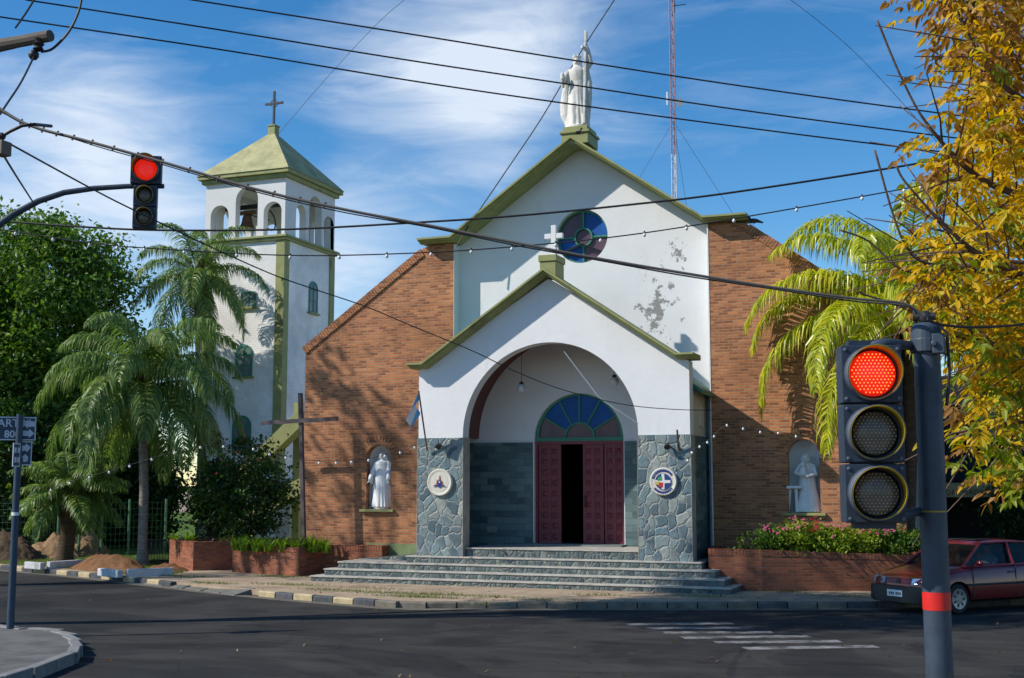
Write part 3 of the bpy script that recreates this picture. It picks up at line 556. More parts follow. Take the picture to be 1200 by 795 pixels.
# ------------------------------------------------------------------ planters
def planter(name,label,pts,zt,zt2=None):
    # pts: outline (x,y); wall with a rowlock top course and soil inside
    t=thing(name,label,'planter',(pts[0][0],pts[0][1],KZ)); n=len(pts); cen=Vector((sum(p[0] for p in pts)/n,sum(p[1] for p in pts)/n))
    ins=[]
    for i,p in enumerate(pts):
        a=Vector(pts[i-1]);b_=Vector(p);c=Vector(pts[(i+1)%n]); d0=(b_-a).normalized(); d1=(c-b_).normalized(); n0=Vector((-d0.y,d0.x)); n1=Vector((-d1.y,d1.x)); mm=n0+n1; mm=mm/(mm.length_squared/2); ins.append(b_+mm*.24)
    Z=[zt]*n if zt2 is None else zt2
    vs=[(p[0],p[1],0) for p in pts]+[(p[0],p[1],Z[i]) for i,p in enumerate(pts)]+[(p.x,p.y,Z[i]) for i,p in enumerate(ins)]+[(p.x,p.y,.3) for p in ins]
    fs=[]
    for i in range(n):
        j=(i+1)%n; fs+=[(i,j,n+j,n+i),(n+i,n+j,2*n+j,2*n+i),(2*n+i,2*n+j,3*n+j,3*n+i)]
    MB().add(vs,fs).build('brick_wall',M['brick_low'],t)
    g=MB()
    for i in range(n):
        a=Vector((*pts[i],Z[i]));b_=Vector((*pts[(i+1)%n],Z[(i+1)%n])); d=b_-a; L=d.length; k_=int(L/.078); u=d/L; nn=Vector((-u.y,u.x,0))
        for k in range(k_): 
            if random.random()<.02: continue
            g.obox(a+u*((k+.5)*L/k_)+nn*.118+Vector((0,0,-.055+random.uniform(-.006,.006))),(.064,.25,.135),Matrix((u,nn,u.cross(nn))).transposed())
    g.build('rowlock_course',M['brick_low'],t)
    MB().add([(p.x,p.y,min(Z)-.10) for p in ins],[tuple(range(n))]).build('soil',M['soil_dark'],t)
    return t,ins
c1_=P(897,691,z=KZ); cL=P(833,686,z=KZ)
pr=[(P(829,643,Y=YP+.2).x,28.15),(c1_.x,28.15+0.0),(c1_.x+3.9,28.15+3.9),(c1_.x+3.9,YM+3.9),(XRm+.02,YM+3.9),(XRm+.02,YM-.02),(P(829,643,Y=YM).x+.0,YM-.02)]
pr=[(P(830,643,Y=28.75).x,28.75),(c1_.x,28.75),(-1.95,30.0),(2.6,32.4),(2.6,34.5),(XRm+.02,34.5),(XRm+.02,YM-.02),(P(833,643,Y=YM).x,YM-.02)]
PLR,insR=planter('planter','low red brick planter full of pink and red flowers right of the steps',pr,1.02,[1.04,1.04,.93,.88,.90,.95,1.0,1.04])
def pp(x,y): v=P(x,y,z=KZ); return (v.x,v.y)
A_=pp(272,670.5);B_=pp(350,675.5)
pl2=[A_,B_,(-15.95,YM-.03),(-20.2,YM-.03)]
B2=(B_[0],B_[1])
planterL,_=planter('planter','red brick planter with strappy green plants at the foot of the tall iron cross',[A_,B_,(B_[0]+.15,YM-.45),(-15.3,YM-.45),(-15.3,YM-.03),(A_[0]-.6,YM+.6)],.86,[.86,.86,.88,.9,.9,.86])
C_=pp(198,665);D_=pp(226,669);E_=pp(271,663)
planterB,_=planter('planter','far red brick planter beside the blue bin, partly in tree shade',[C_,D_,(D_[0]+2.2,D_[1]+1.9),(D_[0]+1.8,D_[1]+3.2),(C_[0]-.6,C_[1]+1.6)],.92)
# ------------------------------------------------------------------ bell tower
M['white_brick']=brickmat('white_painted_brick',(.93,.93,.93),(.90,.90,.90),(.88,.88,.88),(.80,.80,.80),bw=.26,rh=.09,mt=.012,bmp=0.4)
TX0,TX1,TY0,TY1=-29.83,-26.04,42.0,46.0; TC=((TX0+TX1)/2,(TY0+TY1)/2)
tw=thing('bell_tower','square white bell tower with arched belfry, olive trim and pyramid roof','tower',(TC[0],TC[1],KZ))
ZS=P(335,277,Y=42).z; ZE=P(335,205,Y=42).z
MB().box(TX0+.02,TX1-.02,TY0+.02,TY1-.02,0,ZS).build('tower_wall',M['white_brick'],tw)
g=MB()
for x in (TX0,TX1-.36):
    for y in (TY0,TY1-.36): g.box(x-.02 if x==TX0 else x,x+.36 if x==TX0 else x+.38,y-.02 if y==TY0 else y,y+.36 if y==TY0 else y+.38,0,ZS-.002)
for i in range(4):
    x=[TX0,TX1-.36][i%2]; y=[TY0,TY1-.36][i//2]
    MB().box(x-.03 if i%2==0 else x,x+.36 if i%2==0 else x+.39,y-.03 if i<2 else y,y+.36 if i<2 else y+.39,0,ZS-.14).build('pilaster',M['olive'],tw)
def ring(name,z0,z1,e,mat,par):
    return MB().box(TX0-e,TX1+e,TY0-e,TY1+e,z0,z1).build(name,mat,par,bevel=.012)
ring('sill_cornice',ZS-.13,ZS-.02,.10,M['olive'],tw); ring('sill_cornice',ZS-.019,ZS+.07,.17,M['olive'],tw)
def tf(px,py): return P(px,py,Y=TY0)
def ts(px,py): return P(px,py,X=TX1)
zb=ZS+.07
fh=[]
for a,b_,t_ in [(247,268,241),(276,302,219.5),(309,330,236.5)]:
    x0=tf(a,250).x;x1=tf(b_,250).x; zt=tf((a+b_)/2,t_).z; fh.append((x0,x1,zb+.02,zt-(x1-x0)/2))
sh=[]
for a,b_,t_ in [(347,359,240),(362.5,377,230.5),(380,391.5,254)]:
    y0=ts(a,250).y;y1=ts(b_,250).y; zt=ts((a+b_)/2,t_).z; sh.append((y0,y1,zb+.02,zt-(y1-y0)/2))
MBF=Matrix(((0,1,0),(1,0,0),(0,0,1)))
wt=.32
M['belfry']=plaster('belfry_plaster',(.70,.71,.71))
MB().holed([(TX0,zb),(TX1,zb),(TX1,ZE),(TX0,ZE)],[archhole(*h) for h in fh],TY0,TY0+wt).build('belfry_wall',M['belfry'],tw)
MB().holed([(TX0,zb),(TX1,zb),(TX1,ZE),(TX0,ZE)],[archhole(*h) for h in fh],TY1-wt,TY1).build('belfry_wall',M['belfry'],tw)
for xa,xb in ((TX1-wt,TX1),(TX0,TX0+wt)):
    MB().holed([(TY0+wt+.002,zb),(TY1-wt-.002,zb),(TY1-wt-.002,ZE),(TY0+wt+.002,ZE)],[archhole(*h) for h in sh],xa,xb,M=MBF).build('belfry_wall',M['belfry'],tw)
ring('eaves_cornice',ZE-.10,ZE+.06,.14,M['olive'],tw); ring('eaves_cornice',ZE+.061,ZE+.22,.26,M['olive'],tw)
ap=P(322,157,Y=TC[1]).z; e=.30; zr=ZE+.221
rf=MB().add([(TX0-e,TY0-e,zr),(TX1+e,TY0-e,zr),(TX1+e,TY1+e,zr),(TX0-e,TY1+e,zr),(TC[0]-.12,TC[1]-.12,ap),(TC[0]+.12,TC[1]-.12,ap),(TC[0]+.12,TC[1]+.12,ap),(TC[0]-.12,TC[1]+.12,ap)],[(0,3,2,1),(0,1,5,4),(1,2,6,5),(2,3,7,6),(3,0,4,7),(4,5,6,7)])
rf.build('tower_roof',M['roof_moss'],tw)
x,y=TC
MB().box(x-.17,x+.17,y-.17,y+.17,ap-.12,ap+.30).box(x-.20,x+.20,y-.20,y+.20,ap+.30,ap+.36).build('finial_block',M['olive'],tw,bevel=.01)
cz0=ap+.36; cz1=P(322,107,Y=y).z; cy_=P(322,121.5,Y=y).z
MB().box(x-.04,x+.04,y-.04,y+.04,cz0,cz1).box(x-.44,x+.44,y-.035,y+.035,cy_-.045,cy_+.045).lathe([(.16,-.015),(.18,-.015),(.18,.015),(.16,.015),(.16,-.015)],(x,y,cy_),20,axis=(0,1,0)).build('iron_cross',M['metal_dark'],tw)
def twindow(x0,x1,z0,zs,kind,face='front'):
    # arched: z top = zs + r
    pl=archhole(x0,x1,z0,zs,14) if kind=='arch' else [(x0,z0),(x1,z0),(x1,zs),(x0,zs)]
    g=MB(); c=Vector(((x0+x1)/2,(z0+zs)/2))
    inn=[((p[0]-c.x)*.84+c.x,(p[1]-c.y)*.90+c.y) for p in pl]
    def tr(v): return Vector((v[0],TY0+v[1],v[2])) if face=='front' else Vector((TX1-v[1],v[0],v[2]))
    MM=None
    vs=[];n=len(pl)
    for dep in (-.03,.0):
        for p in pl: vs.append(tr((p[0],dep,p[1])))
        for p in inn: vs.append(tr((p[0],dep,p[1])))
    fs=[]
    for i in range(n):
        j=(i+1)%n; fs+=[(i,j,n+j,n+i),(i,2*n+i,2*n+j,j),(n+i,n+j,3*n+j,3*n+i)]
    g.add(vs,fs)
    xm=(x0+x1)/2; zt=max(p[1] for p in inn)
    for (a0_,a1_,b0,b1) in [(xm-.03,xm+.03,z0+.05,zt),(x0+.06,x1-.06,zs-.03,zs+.03)]+([] if kind=='sq' else [(x0+.06,x1-.06,z0+(zs-z0)*.5-.02,z0+(zs-z0)*.5+.02)]):
        q=[tr((a0_,-.028,b0)),tr((a1_,-.028,b0)),tr((a1_,-.028,b1)),tr((a0_,-.028,b1)),tr((a0_,.0,b0)),tr((a1_,.0,b0)),tr((a1_,.0,b1)),tr((a0_,.0,b1))]
        g.add(q,[(0,1,2,3),(0,4,5,1),(1,5,6,2),(2,6,7,3),(3,7,4,0)])
    wo_=g.build('window',M['teal'],tw)
    p=MB(); p.add([tr((q[0],-.008,q[1])) for q in inn],[tuple(range(n))]); p.build('pane',glassy('tower_glass',(.16,.20,.20),.15),wo_)
    s=[tr((x0-.08,-.10,z0-.08)),tr((x1+.08,-.10,z0-.08)),tr((x1+.08,.0,z0-.08)),tr((x0-.08,.0,z0-.08)),tr((x0-.08,-.10,z0)),tr((x1+.08,-.10,z0)),tr((x1+.08,.0,z0)),tr((x0-.08,.0,z0))]
    MB().add(s,[(0,3,2,1),(4,5,6,7),(0,1,5,4),(1,2,6,5),(2,3,7,6),(3,0,4,7)]).build('sill',M['olive'],wo_)
def zf(px,py): return tf(px,py).z
for (a,b_,t_,bt,k) in [(276.5,296.5,404,442,'arch'),(281,299,343,360.5,'sq'),(275,297,487,528,'arch')]:
    x0=tf(a,400).x;x1=tf(b_,400).x; zt=zf((a+b_)/2,t_); twindow(x0,x1,zf(a,bt),zt-((x1-x0)/2 if k=='arch' else 0),k)
y0=ts(362,350).y;y1=ts(372,350).y; twindow(y0,y1,ts(367,367).z,ts(367,330).z-(y1-y0)/2,'arch','side')
# bells
def bell(name,label,c,s,wc=None):
    t=thing(name,label,'bell',c)
    prof=[(.30,0),(.31,.02),(.27,.06),(.215,.18),(.185,.34),(.165,.44),(.12,.50),(.03,.52)]
    cc=Vector(c)
    b=MB().lathe([(r*s,z*s) for r,z in prof],cc,28); b.build('bell_body',M['bronze'],t,smooth=True,angle=60)
    MB().tube([cc+Vector((0,0,.04*s)),cc+Vector((0,0,-.06*s))],.035*s,8).ball(cc+Vector((0,0,-.05*s)),.05*s,8).build('clapper',M['metal_dark'],t)
    MB().box(cc.x-.34*s,cc.x+.34*s,cc.y-.08*s,cc.y+.08*s,cc.z+.52*s,cc.z+.66*s).build('headstock',M['bronze'],t,bevel=.01)
    if wc: MB().lathe([(.42,-.02),(.46,-.02),(.46,.02),(.42,.02),(.42,-.02)],wc,24,axis=(1,0,.15)).tube([cc+Vector((0,0,.60)),Vector(wc)],.025,6).build('bell_wheel',M['metal_dark'],t)
    return t
fy=TY0+1.0
bc=P(289.5,268,Y=fy); bell('bell','bronze bell hanging in the tall middle arch of the belfry',(bc.x,fy,bc.z+.0),1.12,(P(313,256,Y=fy).x-.1,fy+.35,P(313,256,Y=fy).z))
MB_=MB().box(TX0+wt+.01,TX1-wt-.01,fy-.08,fy+.08,bc.z+.80,bc.z+.98); MB_.build('bell_beam',M['metal_dark'],tw)
MB().box(TX0+wt,TX1-wt,TY0+wt,TY1-wt,ZE-.12,ZE-.101).build('belfry_ceiling',M['belfry'],tw)
# olive buttress braces between tower and church
def pxl(px,py,Y): return P(px,py,Y=Y)
bt=thing('buttress','olive green sloping concrete brace behind the left brick wing','buttress',tuple(P(290,625,Y=36)))
a=pxl(292,552,36.5); b_=pxl(352,494,36.5); MB().beam(a+(a-b_)*.35,b_+(b_-a)*.1,.5,.50).build('upper_brace',M['olive'],bt,bevel=.01)
a=pxl(292,605,36.5); b_=pxl(352,572,36.5); MB().beam(a+(a-b_)*.2,b_+(b_-a)*.1,.45,.5).build('lower_brace',M['olive'],bt,bevel=.01)
p_=pxl(335,490,37); MB().box(pxl(346,480,37).x,pxl(351,480,37).x+.1,36.9,37.1,0,pxl(348,472,37).z).box(pxl(297,500,37).x,pxl(302,500,37).x,36.9,37.1,0,pxl(300,600,37).z).build('post',M['olive'],bt)
# white outbuilding behind the left planters
ob=thing('outbuilding','low pinkish brick outbuilding with white doors beyond the left planters','building',tuple(P(215,648,z=KZ)+Vector((0,3,0))))
oc=P(217,645,z=KZ)
MB().box(oc.x-1.1,oc.x+2.6,oc.y+3,oc.y+6,0,2.6).build('wall',paint('cream_wall',(.60,.50,.40),.8,.1,3),ob)
MB().box(oc.x-1.15,oc.x-.35,oc.y+2.93,oc.y+2.997,0,2.5).build('brick_panel',M['brick_low'],ob)
for i in range(3): MB().box(oc.x+.2+i*.62,oc.x+.72+i*.62,oc.y+2.92,oc.y+2.99,.15,2.3).build('door',M['white'],ob,bevel=.02)
MB().box(oc.x-1.3,oc.x+2.8,oc.y+2.7,oc.y+6.2,2.601,2.75).build('roof',M['concrete'],ob)
# ------------------------------------------------------------------ statues
def remesh(mb,name,mat,voxel,origin,rot=0,smooth_it=2,parent=None):
    me=bpy.data.meshes.new(name); me.from_pydata(mb.v,[],mb.f); o=bpy.data.objects.new(name,me); COL.objects.link(o)
    r_=o.modifiers.new('r','REMESH'); r_.mode='VOXEL'; r_.voxel_size=voxel
    if smooth_it: s_=o.modifiers.new('s','SMOOTH'); s_.factor=.5; s_.iterations=smooth_it
    bpy.context.view_layer.update(); dg=bpy.context.evaluated_depsgraph_get(); m2=bpy.data.meshes.new_from_object(o.evaluated_get(dg)); bpy.data.objects.remove(o)
    m2.name=name; m2.materials.clear(); m2.materials.append(mat); m2.polygons.foreach_set('use_smooth',[True]*len(m2.polygons))
    o=bpy.data.objects.new(name,m2); COL.objects.link(o); o.location=origin; o.rotation_euler=(0,0,rot)
    if parent is not None: o.parent=parent
    return o
def robe(H,w=1.0,folds=13,amp=.07,flare=1.0):
    def fold(a,z): 
        q=max(0,1-z/(H*.62)); return amp*q*math.sin(folds*a+3*math.sin(2.3*a)+z*2/H)+ (.02*math.sin(7*a+z*9/H))
    prof=[(.15*flare,0),(.168*flare,.012),(.158*flare,.08),(.142*flare,.22),(.128,.38),(.122,.50),(.112,.58),(.105,.64),(.118,.72),(.125,.78),(.112,.815),(.06,.838),(.036,.85),(.034,.885)]
    return MB().lathe([(r*H*w,z*H) for r,z in prof],(0,0,0),64,sx=1.12,sy=.82,fold=fold)
def head(g,c,r,H): 
    g.ball(c,r,16,(.82,.95,1.15)); c=Vector(c); g.ball(c+Vector((0,-r*.93,-r*.12)),r*.2,8,(.7,.9,1.3)); g.ball(c+Vector((0,-r*.72,-r*.55)),r*.32,8,(1,.8,.6))
def arm(g,pts,rs): g.tube(pts,rs,12); g.ball(pts[-1],rs[-1]*1.15,10,(1,1,1.4))
def mary(H):
    g=robe(H); head(g,(0,-.015*H,.925*H),.056*H,H)
    # veil and mantle down the back and sides
    g.lathe([(.002,.995*H),(.04*H,.985*H),(.066*H,.955*H),(.074*H,.91*H),(.085*H,.86*H),(.13*H,.80*H),(.150*H,.70*H),(.155*H,.50*H),(.16*H,.30*H),(.165*H,.12*H),(.14*H,.06*H)][::-1],(0,.03*H,0),48,sx=1.18,sy=.72,fold=lambda a,z:.05*math.sin(9*a+z*3)-( .35 if math.sin(a)<-.55 else 0))
    for s in(-1,1):
        arm(g,[(s*.12*H,-.0,.79*H),(s*.165*H,-.03*H,.66*H),(s*.175*H,-.09*H,.54*H),(s*.185*H,-.14*H,.475*H)],[.045*H,.046*H,.040*H,.017*H])
        for k in range(4): g.tube([(s*.185*H,-.14*H,.48*H),(s*(.19+.008*k)*H,-.16*H,.455*H-.004*H*k),(s*(.192+.010*k)*H,-.165*H,.435*H)],.0065*H,6)
        g.tube([(s*.18*H,-.14*H,.475*H),(s*.165*H,-.16*H,.455*H)],.007*H,6)
        g.tube([(s*.175*H,-.08*H,.60*H),(s*.18*H,-.09*H,.52*H),(s*.17*H,-.06*H,.42*H)],[.03*H,.05*H,.02*H],10)
    g.lathe([(.13*H,-.03*H),(.13*H,.004*H)],(0,0,0),24,sx=1.2,sy=.9)
    return g
nLx=(NL[0]+NL[1])/2; H1=NL[3]+(NL[1]-NL[0])/2-NL[2]-.22
tag(remesh(mary(H1),'statue',M['statue'],H1/170,(nLx,YM+.20,NL[2]+.05)),'white robed woman statue with open hands in the arched niche left of the porch','statue')
# right niche: robed figure bending over a small stool with a child
H2=1.42; g=robe(H2,1.0,11,.08,1.15); head(g,(-.02*H2,-.06*H2,.915*H2),.058*H2,H2)
g.lathe([(.03*H2,.99*H2),(.07*H2,.95*H2),(.08*H2,.89*H2),(.07*H2,.85*H2)][::-1],(-.02*H2,-.02*H2,0),24)
arm(g,[(-.11*H2,-.02,.78*H2),(-.17*H2,-.10*H2,.66*H2),(-.08*H2,-.18*H2,.62*H2)],[.045*H2,.042*H2,.022*H2]); arm(g,[(.11*H2,-.02,.78*H2),(.15*H2,-.10*H2,.64*H2),(.02*H2,-.19*H2,.60*H2)],[.045*H2,.042*H2,.022*H2])
g.ball((-.05*H2,-.17*H2,.80*H2),.045*H2,12,(1,1,1.1)); g.lathe([(.05*H2,.60*H2),(.07*H2,.64*H2),(.055*H2,.72*H2),(.03*H2,.77*H2)],(-.05*H2,-.16*H2,0),20)
for sx_ in (-.30,-.17):
    g.tube([(sx_*H2+(.02 if sx_<-.2 else -.02),-.10*H2,.40*H2),(sx_*H2-(.03 if sx_<-.2 else 0),-.12*H2,0)],.028*H2,8)
g.obox((-.20*H2,-.10*H2,.42*H2),(.26*H2,.16*H2,.05*H2))
nRx=(NR[0]+NR[1])/2
tag(remesh(g,'statue',M['statue'],H2/160,(nRx+.05,YM+.22,NR[2]+.01)),'white statue of a robed figure carrying a child beside a stool in the right niche','statue')
# roof statue holding a tall cross
H3=1.95; g=robe(H3,.84,12,.09,1.05); head(g,(0,-.01*H3,.925*H3),.055*H3,H3)
g.lathe([(.052*H3,.965*H3),(.062*H3,1.0*H3),(.055*H3,1.0*H3),(.045*H3,.965*H3)],(0,0,0),16,fold=lambda a,z:.12*math.sin(6*a))
for k in range(6): g.tube([(.056*H3*math.cos(k*PI/3),.056*H3*math.sin(k*PI/3),.98*H3),(.06*H3*math.cos(k*PI/3),.06*H3*math.sin(k*PI/3),1.025*H3)],[.012*H3,.004*H3],6)
g.lathe([(.05*H3,.99*H3*.96),(.066*H3,.92*H3),(.062*H3,.86*H3),(.10*H3,.82*H3)],(0,.02*H3,0),20)
# cape sweeping to the left
vs=[(-.10,.80,.03),(-.17,.70,.0),(-.21,.55,0),(-.25,.40,.02),(-.30,.28,.02),(-.26,.20,.0),(-.22,.12,.02)]
g.tube([(-.10*H3,.02*H3,.82*H3),(-.14*H3,.02*H3,.68*H3),(-.16*H3,.03*H3,.50*H3),(-.175*H3,.03*H3,.34*H3),(-.16*H3,.02*H3,.18*H3),(-.12*H3,.01*H3,.05*H3)],[.04*H3,.055*H3,.070*H3,.085*H3,.085*H3,.06*H3],14)
g.tube([(.12*H3,.04*H3,.80*H3),(.155*H3,.04*H3,.62*H3),(.15*H3,.05*H3,.40*H3),(.12*H3,.05*H3,.08*H3)],[.04*H3,.045*H3,.045*H3,.04*H3],12)
arm(g,[(-.12*H3,-.01*H3,.79*H3),(-.19*H3,-.05*H3,.66*H3),(-.17*H3,-.13*H3,.72*H3)],[.042*H3,.042*H3,.022*H3])
g.tube([(-.17*H3,-.13*H3,.73*H3),(-.165*H3,-.13*H3,.66*H3),(-.17*H3,-.10*H3,.54*H3)],[.03*H3,.04*H3,.02*H3],8)
arm(g,[(.12*H3,-.01*H3,.79*H3),(.21*H3,-.05*H3,.86*H3),(.19*H3,-.08*H3,1.0*H3),(.155*H3,-.10*H3,1.11*H3)],[.042*H3,.040*H3,.032*H3,.025*H3])
g.obox((.145*H3,-.10*H3,.66*H3),(.038*H3,.038*H3,1.29*H3),Matrix.Rotation(R(1.5),3,'Y')); g.obox((.15*H3,-.10*H3,1.06*H3),(.16*H3,.036*H3,.038*H3),Matrix.Rotation(R(0),3,'Z')@Matrix.Rotation(R(70),3,'Z'))
g.lathe([(.15*H3,-.05*H3),(.15*H3,.01*H3)],(0,0,0),24,sx=1.15,sy=.9)
tag(remesh(g,'statue',M['statue_old'],H3/180,(PEDX-.06,YM+.12,PEDZ+.08)),'weathered white crowned statue holding a tall cross on the gable peak','statue')
# pigeons
def pigeon(label,p,rot):
    g=MB(); g.ball((0,0,.10),.075,12,(.75,1.5,.85)); g.ball((0,-.12,.17),.035,10,(1,1,1)); g.tube([(0,-.09,.10),(0,-.11,.16)],[.05,.032],8); g.tube([(0,.08,.10),(0,.24,.06)],[.045,.02],8); g.tube([(0,-.15,.17),(0,-.18,.165)],[.01,.003],6)
    for s in(-1,1): g.tube([(s*.02,0,.04),(s*.02,-.01,-.0)],.008,5); g.ball((s*.05,.03,.11),.05,8,(.4,1.8,.7))
    tag(remesh(g,'pigeon',M['metal_dark'],.009,p,rot),label,'bird',None)
pigeon('small dark pigeon perched before the pedestal of the roof statue',(PEDX+.08,YM-.30,APZ+.30),R(70))
pigeon('small dark pigeon at the right end of the gable cornice',(cr_x+.22,YM-.1,SHZ-.12),R(-60))
# ------------------------------------------------------------------ medallions, flags, lamps
M['disc']=paint('medallion_white',(.62,.59,.51),.6,.1,8)
M['navy']=plain('navy_enamel',(.02,.04,.20),.4); M['orange']=plain('orange_enamel',(.45,.12,.04),.4); M['red_e']=plain('red_enamel',(.5,.03,.03),.4); M['yellow_e']=plain('yellow_enamel',(.55,.45,.05),.4); M['green_e']=plain('green_enamel',(.06,.28,.08),.4); M['white_e']=plain('white_enamel',(.7,.7,.7),.4)
def medallion(px,py,rpx,label):
    c=P(px,py,Y=YP-.07); r=(P(px+rpx,py,Y=YP-.07)-c).length
    t=thing('medallion',label,'medallion',(c.x,YP-.03,c.z)); c=Vector((c.x,YP-.09,c.z))
    MB().lathe([(r,-.065),(r,0),(r*.94,.015),(r*.72,.0),(r*.70,.006),(0.001,.006)],c,40,axis=(0,-1,0)).build('disc',M['disc'],t,smooth=True,angle=30)
    return t,c,r
t,c,r=medallion(515.5,565.5,14.5,'round white medallion with a small orange flame emblem on the left stone pier')
def shp(name,pts,mat,t,c,r,y=-.012,th=.012): MB().slab([(c.x+a*r,c.z+b_*r) for a,b_ in pts],c.y+y-th,c.y+y).build(name,mat,t)
shp('flame',[(-.30,-.22),(.30,-.22),(.20,.12),(.10,.02),(.02,.52),(-.08,.10),(-.18,.20)],M['orange'],t,c,r); shp('base_bar',[(-.50,-.30),(-.36,-.18),(.36,-.18),(.50,-.30),(.20,-.26),(0,-.38),(-.2,-.26)],M['navy'],t,c,r,-.02)
shp('globe',arc(0,-.02,.17,0,2*PI,19),M['navy'],t,c,r,-.026); shp('highlight',arc(.04,.02,.06,0,2*PI,11),M['white_e'],t,c,r,-.040,.004)
t,c,r=medallion(777.5,564.5,16,'round white medallion with blue globe and coloured cross on the right stone pier')
shp('globe',arc(0,0,.58,0,2*PI,39),M['navy'],t,c,r); shp('white_cross',[(-.1,-.55),(.1,-.55),(.12,-.12),(.55,-.1),(.55,.1),(.12,.1),(.1,.55),(-.1,.55),(-.12,.1),(-.55,.1),(-.55,-.1),(-.12,-.12)],M['white_e'],t,c,r,-.024,.006)
shp('green_patch',[(-.40,.05),(-.05,.08),(-.1,.38),(-.35,.30)],M['green_e'],t,c,r,-.031,.004); shp('red_patch',[(-.32,-.38),(-.02,-.42),(.02,-.08),(-.28,-.06)],M['red_e'],t,c,r,-.031,.004); shp('yellow_patch',[(-.5,-.22),(-.30,-.25),(-.28,.0),(-.48,.02)],M['yellow_e'],t,c,r,-.036,.003)
g=MB()
for k in list(range(4,17))+list(range(22,33)):
    a=2*PI*k/36; g.obox((c.x+math.cos(a)*r*.79,c.y-.012,c.z+math.sin(a)*r*.79),(.035,.012,.05),Matrix.Rotation(-(a-PI/2),3,'Y'))
g.build('rim_marks',M['navy'],t)
# flag
fp0=P(500.5,528,Y=YP-.10); fp1=P(491,461,Y=YP-.75); fp1.z-=.0
t=thing('flag','drooping light blue and white flag on a slanted pole at the left pier','flag',tuple(fp0))
MB().tube([fp0,fp1+(fp1-fp0)*.04],.022,8).build('flagpole',paint('pole_wood',(.16,.09,.06),.6),t)
def flagmat():
    m,nt,b=newmat('flag_cloth'); at=nd(nt,'ShaderNodeUVMap',uv_map='flag'); sp=nd(nt,'ShaderNodeSeparateXYZ'); lk(nt,at.outputs[0],sp.inputs[0])
    lk(nt,ramp(nt,sp.outputs[0],[(0.0,(.10,.38,.75)),(0.36,(.70,.72,.75)),(0.66,(.10,.38,.75))],'CONSTANT'),b.inputs['Base Color']); b.inputs['Roughness'].default_value=.8; return m
g=MB(); nu,nv=16,14; top_=fp1; vs=[];uvs=[]
ax=(fp0-fp1).normalized()
for j in range(nv+1):
    v=j/nv
    for i in range(nu+1):
        u=i/nu; wv=.07*math.sin(u*9+v*1.5); 
        p=top_+ax*(u*.62)+Vector((-.05-.10*u+wv*.6-.12*v,wv-.05*v,-.62*v*(1-.1*u)))*(.75)
        vs.append(p+Vector((-.16*v,0,0))); uvs.append((u,v))
fs=[(j*(nu+1)+i,j*(nu+1)+i+1,(j+1)*(nu+1)+i+1,(j+1)*(nu+1)+i) for j in range(nv) for i in range(nu)]
g.add(vs,fs); fo=g.build('cloth',flagmat(),t,smooth=True); uvl=fo.data.uv_layers.new(name='flag')
for lo in fo.data.loops: uvl.data[lo.index].uv=uvs[lo.vertex_index]
s=fo.modifiers.new('solid','SOLIDIFY'); s.thickness=.004
# bare flag bracket on the right pier, small spot lamps over the piers
a=P(795,527,Y=YP-.08); b_=P(793.5,504,Y=YP-.30); tag(MB().tube([a,b_],.022,8).lathe([(.035,0),(.035,.10)],a-Vector((0,0,.03)),10).build('flag_bracket',M['bronze'],origin=tuple(a)),'rusty empty flag bracket on the right stone pier','bracket')
for px,lab in ((516,'small dark spotlight above the flame medallion on the left pier'),(783,'small dark spotlight above the globe medallion on the right pier')):
    c=P(px,522,Y=YP-.06); t=thing('spotlight',lab,'lamp',tuple(c),'spotlights on the stone piers'); MB().tube([c+Vector((0,.04,0)),c+Vector((0,-.06,.02))],.02,8).build('bracket',M['metal_dark'],t); MB().lathe([(.035,.0),(.06,.05),(.075,.13),(.07,.13)],c+Vector((0,-.06,.03)),16,axis=(.1,-.7,-.6)).build('lamp_head',M['metal_dark'],t)
# hanging globe lamps
M['globe']=plain('opal_glass',(.55,.56,.55),.2)
def hlamp(px,py,ptop,Y,lab):
    c=P(px,py,Y=Y); r=.115; tp=P(px,ptop,Y=Y); zt=min(azs+math.sqrt(max(0,(ar+.45)**2-(c.x-ac)**2))*.98,99)
    t=thing('globe_lamp',lab,'lamp',(c.x,Y,c.z),'globe lamps hanging in the porch')
    MB().ball(c,r,20).build('globe',M['globe'],t,smooth=True,angle=180); MB().lathe([(.045,.10),(.06,.11),(.05,.15),(.015,.17)],c,14).build('cap',M['metal_dark'],t); MB().tube([c+Vector((0,0,.16)),Vector((c.x,Y,zt-.005))],.007,6).build('cord',M['metal_dark'],t)
hlamp(611,455,416,29.7,'white globe lamp on a long cord at the left of the porch arch')
hlamp(720,447,434,29.7,'white globe lamp close under the right of the porch arch')
# tall rusty iron cross in the left planter
a=P(357,637,Y=29.45); b_=P(352,461,Y=29.45); cl_=P(308,496,Y=29.45); cr=P(397.5,491,Y=29.45)
tag(MB().beam(Vector((a.x,29.45,.5)),b_,.10,.10).beam(cl_+Vector((0,-.07,0)),cr+Vector((0,-.07,0)),.05,.11).build('tall_cross',paint('weathered_iron',(.085,.065,.07),.7,.3,5,dirt=(.16,.09,.06)),origin=(a.x,29.45,.5)),'tall thin weathered iron cross standing in the left planter','cross')
